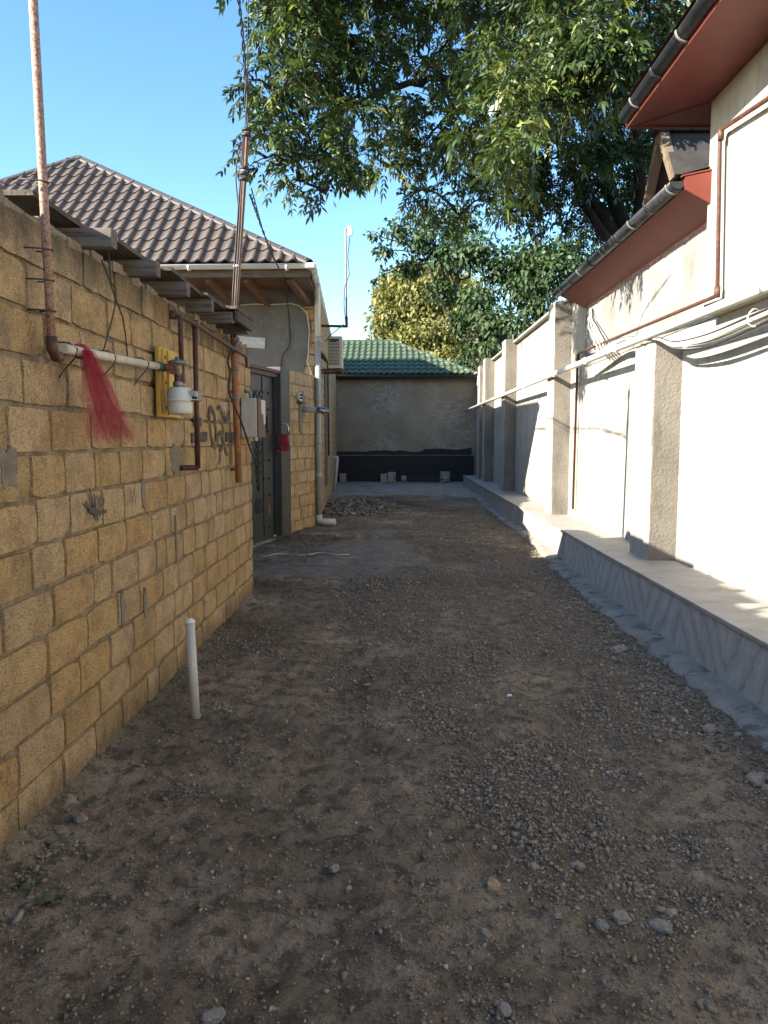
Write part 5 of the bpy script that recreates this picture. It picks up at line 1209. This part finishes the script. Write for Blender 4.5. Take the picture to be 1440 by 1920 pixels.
# ------------------------------------------------------------------ trees
def leaf_arrays(base, d, up, L, W, droop):
    """one blade per row: base point, direction, face normal, length, width"""
    n = len(base); s = np.cross(d, up); s /= np.linalg.norm(s, axis=1, keepdims=True) + 1e-9
    dn = np.array([0, 0, -1.0])[None]; L = L[:, None]; W = W[:, None]; dr = droop[:, None]
    p1 = base + d * L * .35 + dn * dr * L * .06; p2 = base + d * L * .7 + dn * dr * L * .22; p3 = base + d * L + dn * dr * L * .5
    V = np.stack([base, p1 + s * W, p1 - s * W, p2 + s * W * .75, p2 - s * W * .75, p3], 1).reshape(-1, 3)
    k = (np.arange(n) * 6)[:, None]
    return V, k + np.array([[0, 2, 1]]), k + np.array([[1, 2, 4, 3]]), k + np.array([[3, 4, 5]])
def unit(v): return v / (np.linalg.norm(v, axis=-1, keepdims=True) + 1e-9)
def crown(name, centers, radii, n_leaf, mat, parent, kind='compound', Lr=(.085, .13), pairs=5, rachis=.26, wr=.16, squash=.8, shell=.5):
    rng = RNG; centers = np.array(centers, float); radii = np.array(radii, float); pr = radii ** 2.2; pr /= pr.sum()
    ci = rng.choice(len(centers), n_leaf, p=pr); dirs = unit(rng.normal(0, 1, (n_leaf, 3))); rad = radii[ci] * (shell + (1 - shell) * rng.random(n_leaf)) * (1 + rng.normal(0, .09, n_leaf))
    dirs[:, 2] *= squash; pts = centers[ci] + dirs * rad[:, None]
    if kind == 'compound':
        grp = 6; ne = n_leaf // grp + 1; pick = np.repeat(np.arange(ne) % n_leaf, grp)[:n_leaf]      # six leaves share one twig end
        ci = ci[pick]; dirs = dirs[pick]; pts = pts[pick] + rng.normal(0, .03, (n_leaf, 3))
        rd = unit(dirs * np.array([1, 1, .5]) * .7 + rng.normal(0, .75, (n_leaf, 3)) + np.array([0, 0, .12])); m = 2 * pairs + 1
        side = unit(np.cross(rd, unit(np.array([0, 0, 1.0]) + rng.normal(0, .35, (n_leaf, 3))))); nrm = np.cross(side, rd)
        ln = rachis * rng.uniform(.7, 1.2, n_leaf); B = []; D = []; Nn = []; tint = []; LL = []
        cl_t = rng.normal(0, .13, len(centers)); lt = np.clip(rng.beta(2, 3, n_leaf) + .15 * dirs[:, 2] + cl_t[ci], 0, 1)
        for j in range(m):
            t = (j // 2 + 1) / (pairs + .3) if j < m - 1 else 1.0; sg = (1 if j % 2 else -1) if j < m - 1 else 0
            b_ = pts + rd * (ln * t)[:, None] + np.array([0, 0, -1.0])[None] * (ln * .42 * t * t)[:, None]
            d_ = unit(rd * .7 + side * sg * .95 + rng.normal(0, .25, (n_leaf, 3)) + np.array([0, 0, -.1 - .25 * t])); n_ = unit(nrm + rng.normal(0, .35, (n_leaf, 3)))
            B.append(b_); D.append(d_); Nn.append(n_); tint.append(np.clip(lt + rng.normal(0, .1, n_leaf), 0, 1)); LL.append(rng.uniform(*Lr, n_leaf) * (1.05 if sg == 0 else .8 + .3 * t))
        B = np.concatenate(B); D = np.concatenate(D); Nn = np.concatenate(Nn); tint = np.concatenate(tint); LL = np.concatenate(LL)
    else:
        B = pts; D = unit(dirs * .6 + rng.normal(0, .7, (n_leaf, 3)) + np.array([0, 0, -.3])); Nn = unit(rng.normal(0, .8, (n_leaf, 3)) + dirs * .7 + np.array([0, 0, .5])); LL = rng.uniform(*Lr, n_leaf)
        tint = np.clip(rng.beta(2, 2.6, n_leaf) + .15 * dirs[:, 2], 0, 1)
    W = LL * wr * RNG.uniform(.8, 1.2, len(LL))
    V, f1, f2, f3 = leaf_arrays(B, D, Nn, LL, W, RNG.uniform(.3, 1.3, len(LL)))
    return np_mesh(name, V, [f1, f2, f3], mat, parent, {'rnd': np.repeat(tint, 6)}, kind='stuff')
def limb(b_, a, c, r0, r1, sag=.25, seed=0, n=9, kink=.12):
    rg = random.Random(seed); a = Vector(a); c = Vector(c); L_ = (c - a).length; pts = []; rs = []
    for i in range(n + 1):
        t = i / n; p = a.lerp(c, t) + Vector((0, 0, sag * L_ * math.sin(math.pi * t) * .5)); 
        if 0 < i < n: p += Vector((rg.uniform(-1, 1), rg.uniform(-1, 1), rg.uniform(-1, 1))) * kink * L_ * .16
        pts.append(p); rs.append(r0 + (r1 - r0) * t ** .8)
    b_.tube(pts, rs, 8); return pts
CL = [  # photo column, row, distance, radius in metres
    (545, -40, 9.6, .8), (525, 40, 9.4, .5), (575, 60, 9.6, .62), (560, 130, 9.4, .55), (620, 130, 9.8, .6), (530, 195, 9.2, .34), (475, 172, 9.0, .24), (590, 215, 9.4, .55), (530, 262, 9.2, .34), (470, 262, 8.9, .2), (452, 300, 8.9, .16), (500, 318, 9.0, .32), (560, 318, 9.2, .42), (615, 345, 9.3, .36), (610, 385, 9.2, .22), (560, 360, 9.2, .22), (655, 265, 9.6, .5), (650, 330, 9.6, .34), (690, 180, 10, .6), (690, 60, 10, .75), (640, -20, 10, .8),
    (735, 265, 11, .55), (730, 325, 11, .35), (785, 175, 11.5, .6), (790, 300, 11.3, .5), (770, 375, 11.3, .28), (820, 385, 11.2, .32), (770, 20, 11.5, .65), (850, 90, 11.5, .65), (850, 230, 11, .7), (860, 330, 10.6, .45), (905, 395, 11.0, .4), (860, 425, 11.4, .25),
    (905, 280, 8.6, .38), (880, 262, 8.4, .22), (940, 230, 8.4, .42), (930, 330, 8.2, .34), (975, 300, 7.8, .3), (1000, 215, 8.2, .42), (945, 375, 8.6, .24), (995, 160, 8.6, .5), (930, 130, 9.4, .6), (1060, 130, 8.2, .48), (1060, 215, 8.4, .4), (1060, 50, 8.4, .55), (1130, 60, 8.0, .42), (1120, 140, 8.0, .36), (1180, 90, 8.0, .36), (1210, 40, 8.2, .42), (1190, 140, 8.3, .3), (1140, 200, 8.6, .38), (1250, 80, 8.8, .32), (1230, -40, 8.5, .5), (1100, -50, 8.5, .7), (960, 20, 9.5, .8), (890, -30, 10, .9), (760, -60, 10.5, .9),
    (1020, 330, 12, .8), (1080, 300, 12, .8), (1010, 400, 12.5, .55), (1080, 400, 13, .65), (1150, 320, 12.5, .8), (1150, 410, 13.5, .6), (1210, 260, 12.5, .75), (1230, 340, 13.5, .7), (1290, 260, 13, .8), (1290, 180, 12, .7), (1200, 400, 14, .55), (960, 420, 12.5, .35), (1110, 440, 14.0, .4), (1300, 330, 14, .8), (1380, 260, 14, 1.0), (1400, 120, 13, 1.0), (1310, 60, 11.5, .8), (1050, 445, 13.4, .28), (950, 330, 13, .8), (900, 190, 13.5, .6), (1000, 90, 13.5, 1.2), (1120, 180, 13.5, 1.1), (1220, 130, 13, 1.0), (1000, -90, 12, 1.3), (1200, -140, 11, 1.2), (620, -140, 10, 1.1), (820, -180, 11, 1.4)]
cen = [P(u, v - (22 if u < 700 else 22), Y=d) for u, v, d, r in CL]; rad = [r * .94 for *_, r in CL]
TB = Vector((4.9, 14.2, -.1)); TF = Vector((4.2, 13.4, 4.3))
pt_ = empty('pecan_tree', TB, 'big dark green tree with long drooping leaflets overhanging the lane', 'tree')
b = MB(); limb(b, TB, TF, .3, .2, 0, 1, 8, .05)
hubs = [P(1080, 330, Y=12.6), P(1000, 180, Y=11.3), P(860, 150, Y=11.2), P(690, 180, Y=10.2), P(1180, 160, Y=11.5), P(1000, -80, Y=11.5)]
limb(b, TF - Vector((0, 0, .5)), hubs[0], .16, .085, .15, 2); limb(b, hubs[0], hubs[1], .06, .045, .1, 3); limb(b, hubs[1], hubs[2], .07, .055, .1, 4); limb(b, hubs[2], hubs[3], .055, .035, .08, 5); limb(b, TF, hubs[4], .14, .07, .05, 6); limb(b, TF, hubs[5], .15, .06, .05, 7)
limb(b, TF - Vector((0, 0, .3)), P(1095, 385, Y=12.5), .11, .06, .0, 18)
done = list(hubs); todo = list(range(len(cen)))
while todo:      # each clump hangs on the nearest wood already grown
    i, h = min(((i, h) for i in todo for h in done), key=lambda q: (cen[q[0]] - q[1]).length); todo.remove(i); c = cen[i]; done.append(c)
    limb(b, h, c, .02, .012, .12, 40 + i, 6, .25)
    for k in range(4):
        e = c + Vector((random.uniform(-1, 1), random.uniform(-1, 1), random.uniform(-.6, .9))) * rad[i] * .85; limb(b, c, e, .009, .004, .1, 200 + i * 5 + k, 4, .2)
b.build('trunk', M['bark'], pt_)
crown('crown', cen, rad, 13000, M['leaf_pecan'], pt_, Lr=(.06, .1), pairs=5, rachis=.23, wr=.19)
# yellowing tree behind the green roof
yt = empty('yellowing_tree', (1.4, 34, 0), 'yellow green leafy tree behind the green roof', 'tree')
CY = [(730, 600, 33, 1.0), (745, 540, 33.5, 1.1), (790, 560, 33, 1.4), (800, 630, 32.5, 1.3), (850, 620, 32.5, 1.2), (850, 550, 33.5, 1.3), (715, 650, 33, .8), (760, 650, 32.5, 1.0), (870, 665, 32, 1.0), (900, 620, 33, 1.1), (770, 515, 34, .8), (820, 520, 34, 1.0), (830, 680, 31.5, .9), (880, 680, 31.5, .7), (720, 560, 33.5, .6), (930, 660, 33, 1.2)]
b = MB(); limb(b, (1.6, 34, -.1), (1.5, 33.6, 4.5), .28, .18, 0, 1)
for i, (u, v, d, r) in enumerate(CY): limb(b, (1.5, 33.6, 4.2), P(u, v, Y=d), .09, .02, .1, 70 + i, 7)
b.build('trunk', M['bark'], yt)
crown('crown', [P(u, v, Y=d) for u, v, d, r in CY], [r for *_, r in CY], 26000, M['leaf_yellow'], yt, 'single', (.13, .22), wr=.3, shell=.35)
# loose dark tree behind the boundary wall
dt = empty('mulberry_tree', (4.6, 25, 0), 'loose dark green tree with thin stems behind the boundary wall', 'tree')
CD = [(720, 470, 24, .35), (700, 440, 24, .22), (745, 430, 24, .45), (790, 450, 24, .6), (770, 500, 24.5, .5), (840, 480, 24, .75), (830, 540, 24.5, .6), (890, 470, 23.5, .8), (900, 560, 23.5, .7), (950, 500, 23.5, .9), (870, 600, 24, .55), (930, 600, 23, .6), (990, 540, 23, .9), (1000, 480, 23, .8), (1040, 510, 22.5, .8), (970, 610, 22.5, .5), (800, 410, 24.5, .6), (860, 420, 24.5, .8), (1070, 470, 23, .8), (720, 510, 24.3, .16), (700, 525, 24.3, .12), (920, 650, 22.8, .4), (880, 650, 23.2, .4), (1010, 580, 22.5, .6), (1090, 520, 22.5, .6)]
b = MB(); dbase = Vector((4.4, 24.5, -.1))
for s_, tgt in enumerate([(850, 480), (900, 470), (950, 480), (1020, 490), (780, 450)]):
    limb(b, dbase + Vector((.15 * s_ - .3, 0, 0)), P(*tgt, Y=24), .1, .03, -.05, 90 + s_, 10, .1)
hub2 = [P(900, 600, Y=24), P(960, 590, Y=23.5), P(880, 520, Y=24), P(980, 520, Y=23.5), P(820, 480, Y=24.2)]
for i, (u, v, d, r) in enumerate(CD):
    c = P(u, v, Y=d); h = min(hub2, key=lambda q: (q - c).length); limb(b, h, c, .035, .012, .05, 110 + i, 6)
    for k in range(3): limb(b, c, c + Vector((random.uniform(-1, 1), random.uniform(-1, 1), random.uniform(-.5, 1))) * r, .012, .005, 0, 400 + i * 4 + k, 4)
b.build('trunk', M['bark'], dt)
crown('crown', [P(u, v, Y=d) for u, v, d, r in CD], [r for *_, r in CD], 11500, M['leaf_dark'], dt, 'single', (.11, .19), wr=.28, shell=.25)
# hedge tops peeking over the far end of the boundary wall
hg = empty('garden_hedge', (4.2, 28.5, 0), 'green hedge rising behind the far end of the boundary wall', 'hedge')
CH = [(900, 690, 28.5, .6), (870, 688, 29, .6), (930, 670, 27.5, .7), (960, 640, 26.5, .7), (1000, 625, 25.5, .7), (1040, 600, 24, .6)]
b = MB(); limb(b, (3.9, 28.5, -.1), (3.6, 28, 3.2), .08, .04, 0, 5); b.build('stem', M['bark'], hg)
crown('foliage', [P(u, v, Y=d) for u, v, d, r in CH], [r for *_, r in CH], 5000, M['leaf_dark'], hg, 'single', (.1, .17), wr=.28, shell=.3)
